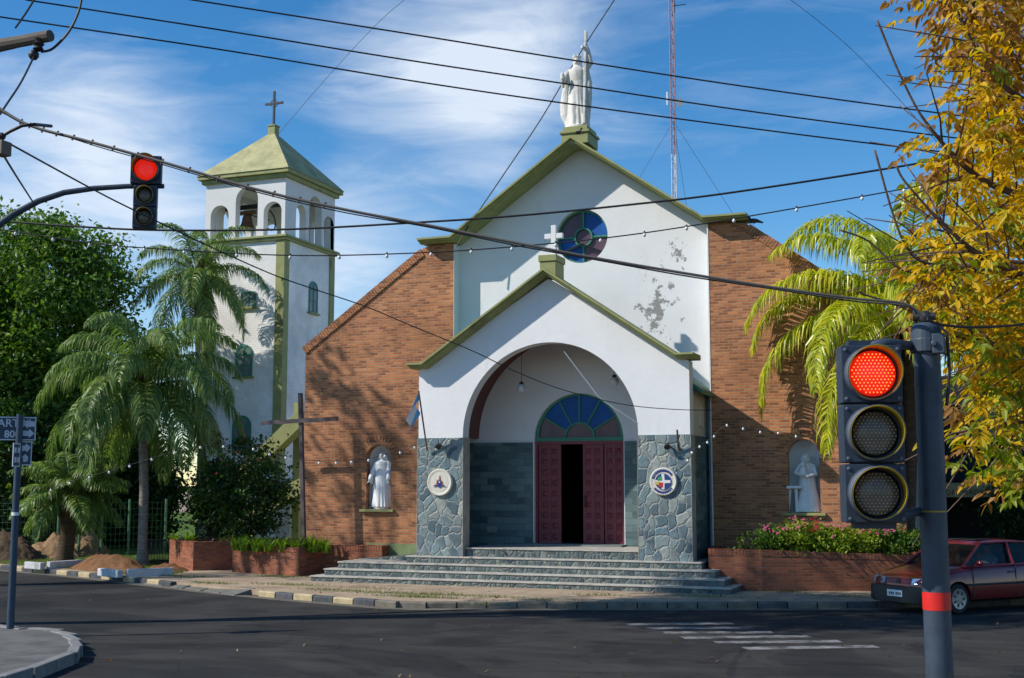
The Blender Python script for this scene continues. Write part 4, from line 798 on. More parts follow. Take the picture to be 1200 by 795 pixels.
# ------------------------------------------------------------------ lattice mast
mb=P(791,250,Y=80); Xc=mb.x; t=thing('radio_mast','very tall red and white lattice mast far behind the church','mast',(Xc,80,0)); ztop=64
sw=.18
for seg,(z0,z1) in enumerate([(0,24.7),(24.7,40),(40,64)]):
    g=MB(); legs=[(Xc+sw*math.cos(a),80+sw*math.sin(a)) for a in (R(90),R(210),R(330))]
    for (x,y) in legs: g.tube([(x,y,z0),(x,y,z1)],.035,5)
    k=z0
    while k<z1-.3:
        for i in range(3):
            p,q=legs[i],legs[(i+1)%3]; g.tube([(*p,k),(*q,k+.5)],.018,4,False); g.tube([(*q,k+.5),(*p,min(k+1.0,z1))],.018,4,False)
        k+=1.0
    g.build('mast_section',[paint('mast_white',(.5,.52,.56),.5),paint('mast_red',(.28,.15,.17),.5),paint('mast_red_faded',(.26,.14,.16),.5)][seg if seg<2 else 2],t)
zt=P(798,6,Y=80).z; MB().tube([(Xc,80,zt),(Xc+1.0,80,zt)],.03,6).tube([(Xc+.2,80,zt-.5),(Xc+.2,80,zt+1.5)],.02,6).build('antenna_arm',M['metal_dark'],t)
zt=P(793,122,Y=80).z; MB().lathe([(.02,0),(.28,.12),(.30,.12)],(Xc+.45,79.8,zt),14,axis=(0.6,-1,0)).build('dish_antenna',M['white'],t); MB().lathe([(.06,0),(.06,.9)],(Xc-.4,80,zt),8).build('panel_antenna',M['white'],t)
gz=30; 
for dx,dy in((-16,-4),(16,-4),(0,18)): MB().tube([(Xc,80,27),(Xc+dx,80+dy,0)],.012,4).build('guy_wire',M['metal_dark'],t)
# ------------------------------------------------------------------ foliage helpers
def leafmat(name,cols,rough=.45,trans=.35,spec=.35):
    m=bpy.data.materials.new(name); m.use_nodes=True; nt=m.node_tree; b=nt.nodes['Principled BSDF']; out=nt.nodes['Material Output']
    g=nd(nt,'ShaderNodeNewGeometry'); col=ramp(nt,g.outputs['Random Per Island'],[(i/(len(cols)-1),c) for i,c in enumerate(cols)])
    lk(nt,col,b.inputs['Base Color']); b.inputs['Roughness'].default_value=rough; b.inputs['Specular IOR Level'].default_value=spec
    tr=nd(nt,'ShaderNodeBsdfTranslucent'); hs_=nd(nt,'ShaderNodeHueSaturation',i_Value=1.5,i_Saturation=1.1); lk(nt,col,hs_.inputs['Color']); lk(nt,hs_.outputs[0],tr.inputs[0])
    mx=nd(nt,'ShaderNodeMixShader'); mx.inputs[0].default_value=trans; lk(nt,b.outputs[0],mx.inputs[1]); lk(nt,tr.outputs[0],mx.inputs[2]); lk(nt,mx.outputs[0],out.inputs[0]); return m
M['leaf_dark']=leafmat('dark_leaves',[(.012,.035,.008),(.03,.075,.012),(.055,.12,.02)])
M['leaf_mid']=leafmat('mid_leaves',[(.045,.10,.012),(.10,.19,.025),(.18,.28,.04)])
M['leaf_yel']=leafmat('yellow_green_leaves',[(.12,.20,.012),(.30,.38,.03),(.20,.28,.03)])
M['palm']=leafmat('palm_leaflets',[(.07,.135,.03),(.15,.24,.05),(.27,.35,.09)],rough=.42,trans=.35,spec=.45)
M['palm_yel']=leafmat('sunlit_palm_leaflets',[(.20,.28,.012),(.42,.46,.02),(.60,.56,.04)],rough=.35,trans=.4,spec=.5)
M['palm_dead']=leafmat('dead_palm_fibre',[(.10,.06,.03),(.22,.13,.06),(.16,.09,.04)])
M['strap']=leafmat('strappy_leaves',[(.05,.12,.01),(.13,.24,.02),(.22,.33,.04)],rough=.35)
M['grass']=leafmat('grass_blades',[(.05,.10,.01),(.13,.19,.03),(.22,.22,.07)])
def bark(name,a,c,ringy=0):
    m,nt,b=newmat(name); n=noise(nt,7,7,.7,'World',msc=(1,1,.3) if not ringy else (.6,.6,3.0)); f=noise(nt,26,4,.7,'World')
    col=mixc(nt,.5,ramp(nt,n,[(.3,a),(.7,c)]),ramp(nt,f,[(.3,.6),(.7,1.3)]),'MULTIPLY'); lk(nt,col,b.inputs['Base Color']); b.inputs['Roughness'].default_value=.9; b.inputs['Specular IOR Level'].default_value=.15; bump(nt,b,n,.9,.03); return m
M['bark']=bark('dark_bark',(.05,.035,.025),(.12,.09,.07)); M['palm_bark']=bark('grey_palm_bark',(.14,.125,.115),(.36,.33,.31),1); M['palm_bark_dark']=bark('dark_palm_bark',(.05,.035,.028),(.13,.09,.06),1); M['twig']=bark('twig_bark',(.08,.055,.045),(.17,.12,.10))
def unit(v): return v/(np.linalg.norm(v,axis=-1,keepdims=True)+1e-9)
def leaves(C,size,rng,up=.3,aspect=.5,droop=.0):
    N=len(C); d=unit(rng.normal(size=(N,3))+np.array([0,0,-droop])); nrm=unit(rng.normal(size=(N,3))+np.array([0,0,up])); s=unit(np.cross(d,nrm)); L=size*rng.uniform(.4,1.55,(N,1))
    nn=np.cross(s,d)
    V=np.stack([C-d*L*.5,C+s*L*aspect*.5+nn*L*.06,C+d*L*.5,C-s*L*aspect*.5+nn*L*.06],1).reshape(-1,3); Fa=np.arange(4*N).reshape(N,4); return V,Fa
def cloud(rng,c,rad,nclump,nleaf,clr,shell=.55,flat=1.0,zmin=None):
    d=unit(rng.normal(size=(nclump,3))); r_=(shell+(1-shell)*rng.uniform(0,1,(nclump,1))**.6)
    r_*=rng.uniform(.82,1.12,(nclump,1)); cc=d*r_*np.array(rad)+np.array(c)
    sz=rng.uniform(.55,1.25,(nclump,1,1))*clr
    pts=(cc[:,None,:]+rng.normal(size=(nclump,nleaf,3))*sz*np.array([1,1,.62*flat])).reshape(-1,3)
    if zmin is not None: pts=pts[pts[:,2]>zmin]
    return pts,cc
def tree(name,label,cat,base,c,rad,mat,nclump=90,nleaf=110,clr=.5,leaf=.16,tr=.22,seed=1,group=None,shell=.5,limbs=7,extra=None,barkm=None):
    rng=np.random.default_rng(seed); t=thing(name,label,cat,tuple(base),group); base=Vector(base); c=Vector(c)
    pts,cc=cloud(rng,c,rad,nclump,nleaf,clr,shell,zmin=base.z+.05)
    for (ec,er,en) in (extra or []): p2,c2=cloud(rng,ec,er,en,nleaf,clr,shell,zmin=base.z+.05); pts=np.vstack([pts,p2]); cc=np.vstack([cc,c2])
    V,Fa=leaves(pts,leaf,rng,up=.5); MB().raw(V,Fa).build('crown',mat,t)
    g=MB(); fork=base+(c-base)*.45; g.tube([base-Vector((0,0,.1)),base+Vector((0,0,.3)),base+(fork-base)*.5+Vector((rng.uniform(-.1,.1),0,0)),fork],[tr*1.5,tr*1.05,tr*.9,tr*.75],10)
    idx=rng.permutation(len(cc))[:limbs]
    for i in idx:
        e_=Vector(cc[i]); m_=fork+(e_-fork)*.5+Vector((rng.uniform(-.25,.25),rng.uniform(-.25,.25),rng.uniform(0,.4))); g.tube([fork-Vector((0,0,.15)),m_,e_],[tr*.6,tr*.35,tr*.1],7)
    g.build('trunk',barkm or M['bark'],t,smooth=True); return t
def bush(name,label,cat,c,rad,mat,n=40,nl=70,clr=.25,leaf=.09,seed=1,group=None,flowers=None):
    rng=np.random.default_rng(seed); t=thing(name,label,cat,(c[0],c[1],c[2]-rad[2]),group)
    pts,cc=cloud(rng,c,rad,n,nl,clr,.35,zmin=c[2]-rad[2]-.02); V,Fa=leaves(pts,leaf,rng,up=.5,aspect=.6); MB().raw(V,Fa).build('leaves',mat,t)
    g=MB(); b=Vector((c[0],c[1],c[2]-rad[2]))
    for i in rng.permutation(len(cc))[:8]: g.tube([b+Vector((rng.uniform(-.1,.1),rng.uniform(-.1,.1),-.1)),b+(Vector(cc[i])-b)*.5,Vector(cc[i])],[.03,.02,.008],5)
    g.build('stems',M['bark'],t)
    if flowers:
        fm,k,sz=flowers; q=rng.permutation(len(pts))
        out=np.array(sorted([pts[i] for i in q[:len(q)//3]],key=lambda v:-(v[2]*1.0-v[1]*.8)+rng.uniform(0,.25))[:k]); g=MB()
        for p in out:
            for _ in range(5): g.ball(p+rng.normal(size=3)*sz*.6+np.array([0,-.03,.03]),sz*.45,6,(1,1,.7))
        g.build('blossoms',fm,t)
    return t
# ------------------------------------------------------------------ palms
def palm(name,label,base,top,nf,L,seed,mat,tr=.17,barkm=None,e0=(70,-15),droop=1.9,leaflet=.55,pairs=62,grp=None,azs_=None,dead=0,wd=.035,lets=1.0,hang=1.25):
    rng=np.random.default_rng(seed); base=Vector(base); top=Vector(top); t=thing(name,label,'palm tree',tuple(base),grp)
    h=top-base; pts=[base-Vector((0,0,.1)),base+Vector((0,0,.12)),base+h*.12,base+h*.4+Vector((.04,0,0)),base+h*.7,base+h*.93,top+Vector((0,0,.1))]
    MB().tube(pts,[tr*1.7,tr*1.35,tr*1.05,tr,tr*.93,tr*1.0,tr*.75],14).build('trunk',barkm or M['palm_bark'],t,smooth=True)
    g=MB(); 
    for k in range(14):   # leaf bases and fibre under the crown
        a=rng.uniform(0,2*PI); d=Vector((math.cos(a),math.sin(a),0)); z=rng.uniform(-.5,.2); g.tube([top+d*tr*.6+Vector((0,0,z-.3)),top+d*tr*1.3+Vector((0,0,z)),top+d*tr*2.4+Vector((0,0,z+.35))],[.05,.06,.03],6)
    g.build('leaf_bases',M['palm_dead'],t,smooth=True)
    rb=MB(); LV=[];LF=[];nb=0
    for i in range(nf):
        f=(i+.5)/nf; a=i*2.399963+rng.uniform(-.2,.2); e=R(e0[0]+(e0[1]-e0[0])*f**.9+rng.uniform(-7,7)); ll=L*rng.uniform(.88,1.1)
        if azs_: a=azs_[i%len(azs_)]+rng.uniform(-.12,.12)
        n=22; p=np.array(top)+np.array([0,0,.05]); P_=[p.copy()]; T_=[]
        el=e; az=a; tw=rng.uniform(-.25,.25)
        for s in range(n):
            q=s/n; el=e-droop*(q**1.45)*(1.0 if e>0 else .75); az+=tw/n; el=max(el,-PI/2*.97)
            d=np.array([math.cos(el)*math.cos(az),math.cos(el)*math.sin(az),math.sin(el)]); T_.append(d); p=p+d*ll/n; P_.append(p.copy())
        T_.append(d); P_=np.array(P_); T_=np.array(T_)
        rb.tube([Vector(x) for x in P_[::2]],[.030-.025*k/(len(P_[::2])-1) for k in range(len(P_[::2]))],5)
        m=int(pairs*lets); q=np.linspace(.14,.995,m); q=np.repeat(q,2)+rng.uniform(-.008,.008,2*m); side=np.tile([1,-1],m)
        idx=np.clip(q,0,.999)*n; i0=idx.astype(int); fr_=(idx-i0)[:,None]; pos=P_[i0]*(1-fr_)+P_[i0+1]*fr_; tan=unit(T_[i0])
        hz=unit(np.cross(tan,np.array([0,0,1.0])+rng.normal(size=3)*.01)); upv=np.cross(hz,tan)
        ln=(leaflet*np.sin(PI*np.clip(.18+.78*q,0,1))**.7*rng.uniform(.85,1.15,len(q)))[:,None]
        fan=rng.uniform(-.35,.55,(len(q),1))
        d0=unit(hz*side[:,None]*1.0+tan*(.35+.5*q[:,None])+upv*fan)
        d1=unit(d0+np.array([0,0,-hang*.55])+rng.normal(size=d0.shape)*.06); d2=unit(d1+np.array([0,0,-hang*1.2])+rng.normal(size=d0.shape)*.06)
        w_=unit(np.cross(d0,upv)+rng.normal(size=d0.shape)*.35)*wd*.5
        A=pos; B=A+d0*ln*.28; C=B+d1*ln*.36; D=C+d2*ln*.40
        V=np.stack([A-w_*.6,A+w_*.6,B-w_,B+w_,C-w_*.85,C+w_*.85,D],1).reshape(-1,3)
        N=len(q); o=(np.arange(N)*7)[:,None]
        LV.append(V); LF+= (np.concatenate([o+np.array([[0,1,3,2]]),o+np.array([[2,3,5,4]])],0)+nb).tolist(); LF+=[tuple(x) for x in (o+np.array([[4,5,6]])+nb).tolist()]; nb+=7*N
    g=MB(); g.v=[tuple(x) for x in np.vstack(LV).tolist()]; g.f=[tuple(x) for x in LF]; g.m=[0]*len(g.f); cr=g.build('crown',mat,t); rb.build('frond_ribs',mat,t,smooth=True)
    if dead:
        g=MB(); V=[]
        for k in range(dead):
            p=top+Vector((rng.uniform(-.12,.12),rng.uniform(-.12,.12),-.1)); o_=Vector((rng.uniform(-.45,.45),rng.uniform(-.45,.1),0)); 
            for s in range(26): 
                q=p+o_*rng.uniform(.5,1)+Vector((rng.normal()*.07,rng.normal()*.07,-rng.uniform(.2,.6))); g.tube([p+o_*.4,q,q+Vector((rng.normal()*.05,rng.normal()*.05,-rng.uniform(.5,1.3)))],[.012,.012,.004],4,False)
        g.build('dead_skirt',M['palm_dead'],t)
    return t
pb=P(167,662,z=KZ); pt=P(166,462,d=math.hypot(0,0)+1); dd=(pb-Vector((0,0,EYE))).dot(_fw)
pt=P(168,455,d=dd)
palm('queen_palm','nearest palm with a lush drooping crown and grey trunk before the bell tower',pb,pt,31,3.7,5,M['palm'],tr=.14,e0=(86,-30),droop=2.05,leaflet=.95,pairs=135,dead=2,hang=2.2,wd=.036)
b2=P(238,642,z=KZ); d2=(b2-Vector((0,0,EYE))).dot(_fw); t2=P(231,322,d=d2)
palm('queen_palm','taller slender palm rising against the white bell tower',b2,t2,20,3.3,9,M['palm'],tr=.14,e0=(86,-50),droop=1.8,leaflet=.72,pairs=110,dead=5,hang=1.6,wd=.036)
b3=P(75,661,z=KZ); d3=(b3-Vector((0,0,EYE))).dot(_fw); t3=P(82,582,d=d3)
palm('short_palm','short thick palm with stiff dark fronds beside the soil heaps',b3,t3,30,1.9,13,M['palm'],tr=.24,barkm=M['palm_bark_dark'],e0=(80,-30),droop=1.3,leaflet=.55,pairs=90,wd=.034,hang=.9)
b4=Vector(((P(1067,600,d=31)).x,30.9,.9)); t4=P(1066,372,d=(Vector((b4.x,b4.y,EYE))-Vector((0,0,EYE))).dot(_fw))
palm('queen_palm','sunlit yellow green palm drooping over the right brick wing',b4,t4,36,4.7,21,M['palm_yel'],tr=.17,barkm=M['palm_bark_dark'],e0=(86,-22),droop=2.15,leaflet=.92,pairs=140,hang=2.0,wd=.040)
# ------------------------------------------------------------------ trees and shrubs, left background
def at(px,py,d): return P(px,py,d=d)
c=at(42,375,47); tree('broadleaf_tree','tall dark green broadleaf tree at the left edge of the photo','tree',(at(20,640,47).x,at(20,640,47).y,KZ),c,(3.3,3.3,4.1),M['leaf_mid'],nclump=230,nleaf=190,clr=.5,leaf=.20,tr=.3,seed=3,extra=[(at(-40,400,47),(3,3,4.2),100),(at(60,470,47),(2.4,2.4,1.6),60)])
tree('broadleaf_tree','dark leafy tree filling the gap behind the short palm','tree',(at(110,640,50).x,at(110,640,50).y,KZ),at(120,560,50),(3.3,2,2.6),M['leaf_dark'],nclump=150,nleaf=140,clr=.45,leaf=.22,tr=.2,seed=4)
tree('broadleaf_tree','dark tree behind the street name signs','tree',(at(-5,640,44).x,at(-5,640,44).y,KZ),at(-8,560,44),(2.2,2,2.8),M['leaf_dark'],nclump=100,nleaf=130,clr=.45,leaf=.22,tr=.25,seed=6)
for i,(px,py,d,rx,rz,mt,lab) in enumerate([(28,575,52,1.5,1.3,'leaf_yel','bright yellow green shrub below the tiled roof house'),(66,555,50,1.0,1.3,'leaf_yel','bright yellow green shrub just right of the tiled roof house'),(12,620,44,1.0,1.0,'leaf_dark','dark shrub low behind the green fence at the far left'),(88,610,43,1.0,1.5,'leaf_mid','leafy shrub behind the fence right of the short palm'),(118,605,44,1.2,1.5,'leaf_dark','dark shrub behind the fence and mulch heap'),(150,600,44,1.2,1.7,'leaf_dark','dark shrub behind the nearest palm trunk'),(178,585,44,.8,1.8,'leaf_dark','tall dark shrub between the nearest palm and the outbuilding'),(38,610,44,.8,1.0,'leaf_mid','mid green shrub behind the wire fence gate')]):
    d=d+4; c=at(px,py,d); bush('shrub',lab,'shrub',(c.x,c.y,c.z),(rx,rx*.8,rz),M[mt],n=90,nl=100,clr=.3,leaf=.17,seed=30+i)
# flowering climber in front of the brace
M['red_fl']=plain('red_blossom',(.55,.03,.05),.6); M['pink_fl']=plain('pink_blossom',(.75,.12,.30),.6)
c=at(290,575,36.5); bush('flowering_bush','big dark bush with a few red blossoms beside the olive brace','bush',(c.x,c.y,c.z),(1.25,1.0,1.6),M['leaf_dark'],n=110,nl=90,clr=.26,leaf=.11,seed=51,flowers=(M['red_fl'],22,.03))
c=at(252,590,38); bush('shrub','dark shrub around the trunk of the taller palm','shrub',(c.x,c.y,c.z),(.75,.7,1.5),M['leaf_dark'],n=80,nl=90,clr=.26,leaf=.11,seed=52)
# tiled roof house far left
hc=at(45,545,75); t=thing('house','distant white house with red tiled roof among the trees','house',(hc.x,hc.y,KZ))
w_,dp=1.9,6; z1=at(45,528,75).z; z2=at(30,500,75).z
MB().box(hc.x-6,hc.x+w_-.2,hc.y,hc.y+dp,0,z1-.5).add([(hc.x+w_-.19,hc.y-.2,0),(hc.x+w_-.19,hc.y+dp,0),(hc.x+w_-.19,hc.y+dp,z1),(hc.x+w_-.19,hc.y-.2,z1-.6)],[(0,1,2,3)]).build('wall',paint('pale_house_wall',(.62,.66,.70),.8,.05,1),t)
tl=brickmat('roof_tiles',(.30,.09,.06),(.20,.06,.04),(.36,.14,.10),(.10,.04,.03),bw=.25,rh=.3,mt=.02)
MB().add([(hc.x-6.3,hc.y-.5,z1-.6),(hc.x+w_-.3,hc.y-.5,z1-.9),(hc.x-1.2,hc.y+3,z2+.1),(hc.x-6.3,hc.y+3,z2)],[(0,1,2,3)]).add([(hc.x+w_-.3,hc.y-.5,z1-.9),(hc.x+w_-.3,hc.y+dp,z1-.9),(hc.x-1.2,hc.y+3,z2+.1)],[(0,1,2)]).build('roof',tl,t)
MB().box(hc.x-.6,hc.x+.5,hc.y-.05,hc.y-.002,z1-3,z1-1.6).build('window',M['pane_dark'],t)
# ------------------------------------------------------------------ fence with green posts and wire mesh
ft=thing('wire_fence','green post and wire mesh fence behind the soil heaps','fence',tuple(P(90,646,z=KZ)))
posts=[(-30,653),(17,653),(42,653),(67,652),(92,652),(118,651),(150,650),(193,649)]
pp_=[P(x,y,z=KZ) for x,y in posts]; FH=1.9
gm=paint('fence_green',(.10,.20,.11),.6,.2,4)
for p in pp_: MB().tube([p-Vector((0,0,.1)),p+Vector((0,0,FH))],.045,8).build('post',gm,ft)
g=MB()
for a,b_ in zip(pp_[:-1],pp_[1:]):
    L=(b_-a).length; n=int(L/.14)
    for k in range(1,n): q=a+(b_-a)*k/n; g.tube([q+Vector((0,0,.05)),q+Vector((0,0,FH-.1))],.0055,3,False)
    for k in range(9): z=.08+k*(FH-.2)/8; g.tube([a+Vector((0,0,z)),b_+Vector((0,0,z))],.006,3,False)
g.build('wire_mesh',gm,ft)
g=MB(); a,b_=pp_[1],pp_[2]; g.tube([a+Vector((0,-.05,1.55)),b_+Vector((0,-.05,1.55))],.03,6); g.build('gate_rail',paint('gate_ochre',(.35,.28,.10),.6),ft)
bf=thing('bar_fence','low dark vertical bar fence behind the nearest palm','fence',tuple(P(186,662,z=KZ))); g=MB(); a=P(172,662,z=KZ); b_=P(199,661,z=KZ)
for k in range(16): q=a+(b_-a)*k/15; g.tube([q,q+Vector((0,0,.75))],.014,5)
g.build('bars',M['metal_dark'],bf); MB().beam(a+Vector((0,0,.70)),b_+Vector((0,0,.70)),.03,.03).beam(a+Vector((0,0,.1)),b_+Vector((0,0,.1)),.03,.03).build('rails',M['metal_dark'],bf)
# soil heaps
def heap(name,label,c,rx,ry,h,mat,seed,rot=0):
    rng=np.random.default_rng(seed); n=44; from mathutils import noise as mn
    g=MB(); vs=[]
    for j in range(n+1):
        for i in range(n+1):
            u=i/n*2-1; v=j/n*2-1; rr_=math.hypot(u,v); x=u*rx; y=v*ry
            X=c[0]+x*math.cos(rot)-y*math.sin(rot); Y=c[1]+x*math.sin(rot)+y*math.cos(rot)
            q=mn.fractal(Vector((X*1.3,Y*1.3,seed)),.8,2.2,6); z=h*max(0,1-rr_**1.5)*(1+.5*q)+.12*h*mn.noise(Vector((X*7,Y*7,seed)))*(rr_<1); vs.append((X,Y,KZ-.03+max(0,z)+ .0))
    g.add(vs,[(j*(n+1)+i,j*(n+1)+i+1,(j+1)*(n+1)+i+1,(j+1)*(n+1)+i) for j in range(n) for i in range(n)])
    tag(g.build(name,mat,smooth=True,angle=180,origin=(c[0],c[1],KZ)),label,'soil heap')
q=P(8,655,z=KZ); heap('soil_heap','dark soil heap at the far left behind the sign post',q,1.5,1.0,.9,M['soil_dark'],1,R(-20))
q=P(60,653,z=KZ); heap('soil_heap','sunlit sandy soil heap left of the short palm',q,1.3,.9,.75,M['soil'],2,R(-20))
q=P(96,650,z=KZ); heap('soil_heap','tall brown soil heap just right of the short palm',q,1.1,.9,1.0,M['soil'],3,R(-20))
q=P(128,668,z=KZ); heap('mulch_heap','long low heap of reddish mulch left of the nearest palm',q,1.9,.7,.42,M['soil_red'],4,R(-18))
q=P(195,669,z=KZ); heap('mulch_heap','flat reddish mulch patch right of the nearest palm trunk',q,.8,.6,.22,M['soil_red'],5,R(-18))
# grass verge
GV=[P(x,y,z=KZ+.004) for x,y in [(0,660.5),(110,669),(172,676),(215,671),(200,655),(150,652),(0,648)]]
tag(MB().add([(v.x,v.y,KZ+.004) for v in GV],[tuple(range(len(GV)))]).build('grass_verge',M['turf'],origin=(0,0,0)),kind='structure')
tag(MB().add([(-70,46,KZ+.008),(-29,32.5,KZ+.008),(-24,35,KZ+.008),(-19,33,KZ+.008),(-19,90,KZ+.008),(-90,90,KZ+.008)],[tuple(range(6))]).build('garden_ground',M['turf'],origin=(0,0,0)),kind='structure')
rng=np.random.default_rng(77); B_=[]
def blades(pts,h,rng):
    n=len(pts); a=rng.uniform(0,2*PI,n); s=np.stack([np.cos(a),np.sin(a),np.zeros(n)],1)*.006; hh=(h*rng.uniform(.4,1.3,n))[:,None]; l=rng.normal(size=(n,3))*.4; l[:,2]=1
    V=np.stack([pts-s,pts+s,pts+l*hh],1).reshape(-1,3); return V,np.arange(3*n).reshape(n,3)
def inpoly(n,poly):
    xs=[p[0] for p in poly]; ys=[p[1] for p in poly]; out=[]
    while len(out)<n:
        x=random.uniform(min(xs),max(xs)); y=random.uniform(min(ys),max(ys)); c_=False; j=len(poly)-1
        for i in range(len(poly)):
            if (poly[i][1]>y)!=(poly[j][1]>y) and x<(poly[j][0]-poly[i][0])*(y-poly[i][1])/(poly[j][1]-poly[i][1])+poly[i][0]: c_=not c_
            j=i
        if c_: out.append((x,y,KZ))
    return np.array(out)
pv=inpoly(16000,[(v.x,v.y) for v in GV]); tf_=[]
for (px,py,s,n) in [(500,697,1.3,900),(490,700,.5,500),(440,690,.6,150),(575,687,.35,260),(700,690,.5,260),(560,709,.3,100),(855,690,.4,200),(920,694,.5,200),(330,676,.35,350),(700,698,.35,160),(250,684,.4,250),(215,676,.5,400),(345,686,.5,300),(395,692,.6,200),(1000,700,.6,150),(830,700,.5,160),(640,704,.6,160),(955,690,.35,250),(400,676,.4,120)]:
    q=P(px,py,z=KZ); tf_.append(np.array([q.x,q.y,KZ])+rng.normal(size=(n,3))*np.array([s,.10,0]))
pv=np.vstack([pv]+tf_); V,Fa=blades(pv,.065,rng)
tag(MB().raw(V,Fa).build('grass',M['grass'],origin=(0,0,0)),kind='stuff',label='short rough grass and weeds on the verge and pavement',cat='grass')
# white painted pit borders
for (pa,pb,pc_,lab) in [((31,666),(50,667.5),(98,664),'white painted kerb border beside the short palm'),((117,674.5),(141,677),(202,674.5),'white painted kerb border in front of the nearest palm')]:
    a,b_,c=[P(x,y,z=KZ) for x,y in (pa,pb,pc_)]; up_=Vector((0,0,.09)); t=thing('pit_border',lab,'kerb border',tuple(b_),'white borders of the tree pits'); mt=paint('whitewash',(.50,.51,.53),.8,.15,4,dirt=(.25,.25,.22))
    MB().beam(a+up_,b_+up_,.16,.20).build('short_block',mt,t,bevel=.02); d=(c-b_).normalized(); MB().beam(b_+up_+d*.1+Vector((0,.10,0)),c+up_,.16,.23).build('long_block',mt,t,bevel=.02)
# blue bin
q=P(207,634,Y=31.4); t=thing('bin','small blue bin behind the far brick planter','bin',(q.x,31.4,.9)); mt=plain('blue_plastic',(.02,.12,.42),.4); MB().lathe([(.14,-.3),(.17,.14),(.18,.15)],(q.x,31.4,q.z-.05),16).build('body',mt,t); MB().lathe([(.19,.15),(.19,.19),(.10,.23),(.001,.23)],(q.x,31.4,q.z-.05),16).build('lid',mt,t)
# ------------------------------------------------------------------ planter plants
rngp=np.random.default_rng(5)
def strap(label,c,n,L,seed,grp):
    rng=np.random.default_rng(seed); g=MB()
    for k in range(n):
        a=rng.uniform(0,2*PI); e=R(rng.uniform(45,85)); l=L*rng.uniform(.7,1.15); w_=.022; s=Vector((-math.sin(a),math.cos(a),0))*w_; p=Vector(c)+Vector((rng.normal()*.06,rng.normal()*.06,0)); pts=[]
        for q in range(6):
            el=e-1.3*(q/5)**1.8; pts.append(p.copy()); p=p+Vector((math.cos(el)*math.cos(a),math.cos(el)*math.sin(a),math.sin(el)))*l/5
        vs=[];
        for q,pt_ in enumerate(pts): f=[.7,1,1,.9,.6,.1][q]; vs+=[pt_-s*f,pt_+s*f]
        g.add(vs,[(2*q,2*q+1,2*q+3,2*q+2) for q in range(5)])
    tag(g.build('strappy_plant',M['strap'],origin=tuple(c)),label,'plant',grp)
for i in range(14):
    px=276+i*8.2; q=P(px,637,Y=29.35-(.3 if i%2 else 0)+.012*i); lab='bright green strappy plant in the planter around the tall iron cross'
    if q.x>-15.6: continue
    strap(lab,(q.x,q.y,.74),34,.50,100+i,'strappy green plants in the left planter')
for i in range(3): q=P(203+i*9,632,Y=31.0); strap('strappy plant in the far brick planter beside the blue bin',(q.x,31.0-.2*(i%2),.85),22,.35,140+i,'strappy plants in the far left planter')
fls=[(870,638,'sparse sprig at the left end of the flower planter',.14,.28,'leaf_mid',None),(903,628,'flowering bush with dry stems and pink blossoms at the left of the flower planter',.30,.34,'leaf_mid','pink_fl'),(930,626,'flowering bush with red and pink blossoms left of centre in the flower planter',.38,.38,'leaf_yel','pink_fl'),(958,628,'leafy geranium bush below the right niche with one red bloom',.36,.34,'leaf_yel','red_fl'),(985,630,'leafy geranium bush under the signal lamps with pink blooms',.40,.32,'leaf_yel','pink_fl'),(1012,632,'dense green geranium bush in the middle of the flower planter',.40,.30,'leaf_yel','pink_fl'),(1042,634,'dense green geranium bush near the traffic light column',.42,.30,'leaf_mid','pink_fl'),(1068,636,'green bush at the right end of the flower planter',.42,.28,'leaf_mid',None)]
for i,(px,py,lab,rx,rz,mt,fl_) in enumerate(fls):
    Yq=28.75+max(0,(px-897))*.0072+.42; q=P(px,py,Y=Yq); bush('flower_bush',lab,'bush',(q.x,Yq,.92+rz),(rx,rx*.8,rz),M[mt],n=46 if i else 8,nl=60 if i else 14,clr=.11,leaf=.075,seed=200+i,group='flower bushes in the right planter',flowers=((M[fl_],12,.040) if fl_ else None))
# ------------------------------------------------------------------ right background
t=thing('gateway','dark open shelter with a lettered tan beam behind the red car','shelter',(3,38,0))
zb0=P(1140,583,Y=37).z; zb1=P(1140,566,Y=37).z; xa=P(1040,570,Y=37).x; xb=P(1188,570,Y=37).x+.2
tb=paint('tan_beam',(.50,.40,.22),.7,.2,3,dirt=(.24,.18,.10))
bm=MB().box(xa,xb,36.8,37.1,zb0,zb1).build('lettered_beam',tb,t,bevel=.01)
tx=P(1137,577.5,Y=36.79); MB().txt('DEL MADERO',.19,Matrix.Translation((tx.x,36.795,tx.z))@Matrix.Rotation(PI/2,4,'X'),depth=.004,spacing=1.15).build('lettering',plain('dark_letters',(.10,.07,.035),.8),bm)
dk=paint('shade_dark_walls',(.015,.022,.03),.85,.3,2)  # near-black wall colour carries the deep shade in and above the shelter
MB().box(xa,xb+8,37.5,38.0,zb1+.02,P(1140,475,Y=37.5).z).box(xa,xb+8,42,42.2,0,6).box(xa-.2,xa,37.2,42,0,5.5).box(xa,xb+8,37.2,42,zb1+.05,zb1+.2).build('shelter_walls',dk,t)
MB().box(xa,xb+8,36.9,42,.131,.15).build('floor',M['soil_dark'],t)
pg=P(1173,640,z=KZ); MB().tube([(P(1172,600,Y=37.3).x,37.3,0),(P(1171,560,Y=37.3).x,37.3,2.8)],.09,10).build('post',paint('post_green',(.04,.14,.08),.6),t)
c=P(1200,610,Y=35.5); bush('shrub','dark leafy shrub at the right edge behind the red car','shrub',(c.x+.5,35.5,1.75),(1.3,1.0,1.7),M['leaf_dark'],n=90,nl=90,clr=.28,leaf=.12,seed=71)
tree('broadleaf_tree','dark tree beyond the shelter at the right edge','tree',(9,44,KZ),(8,44,6),(5,3,3.5),M['leaf_dark'],nclump=120,nleaf=110,clr=.5,leaf=.18,seed=72)
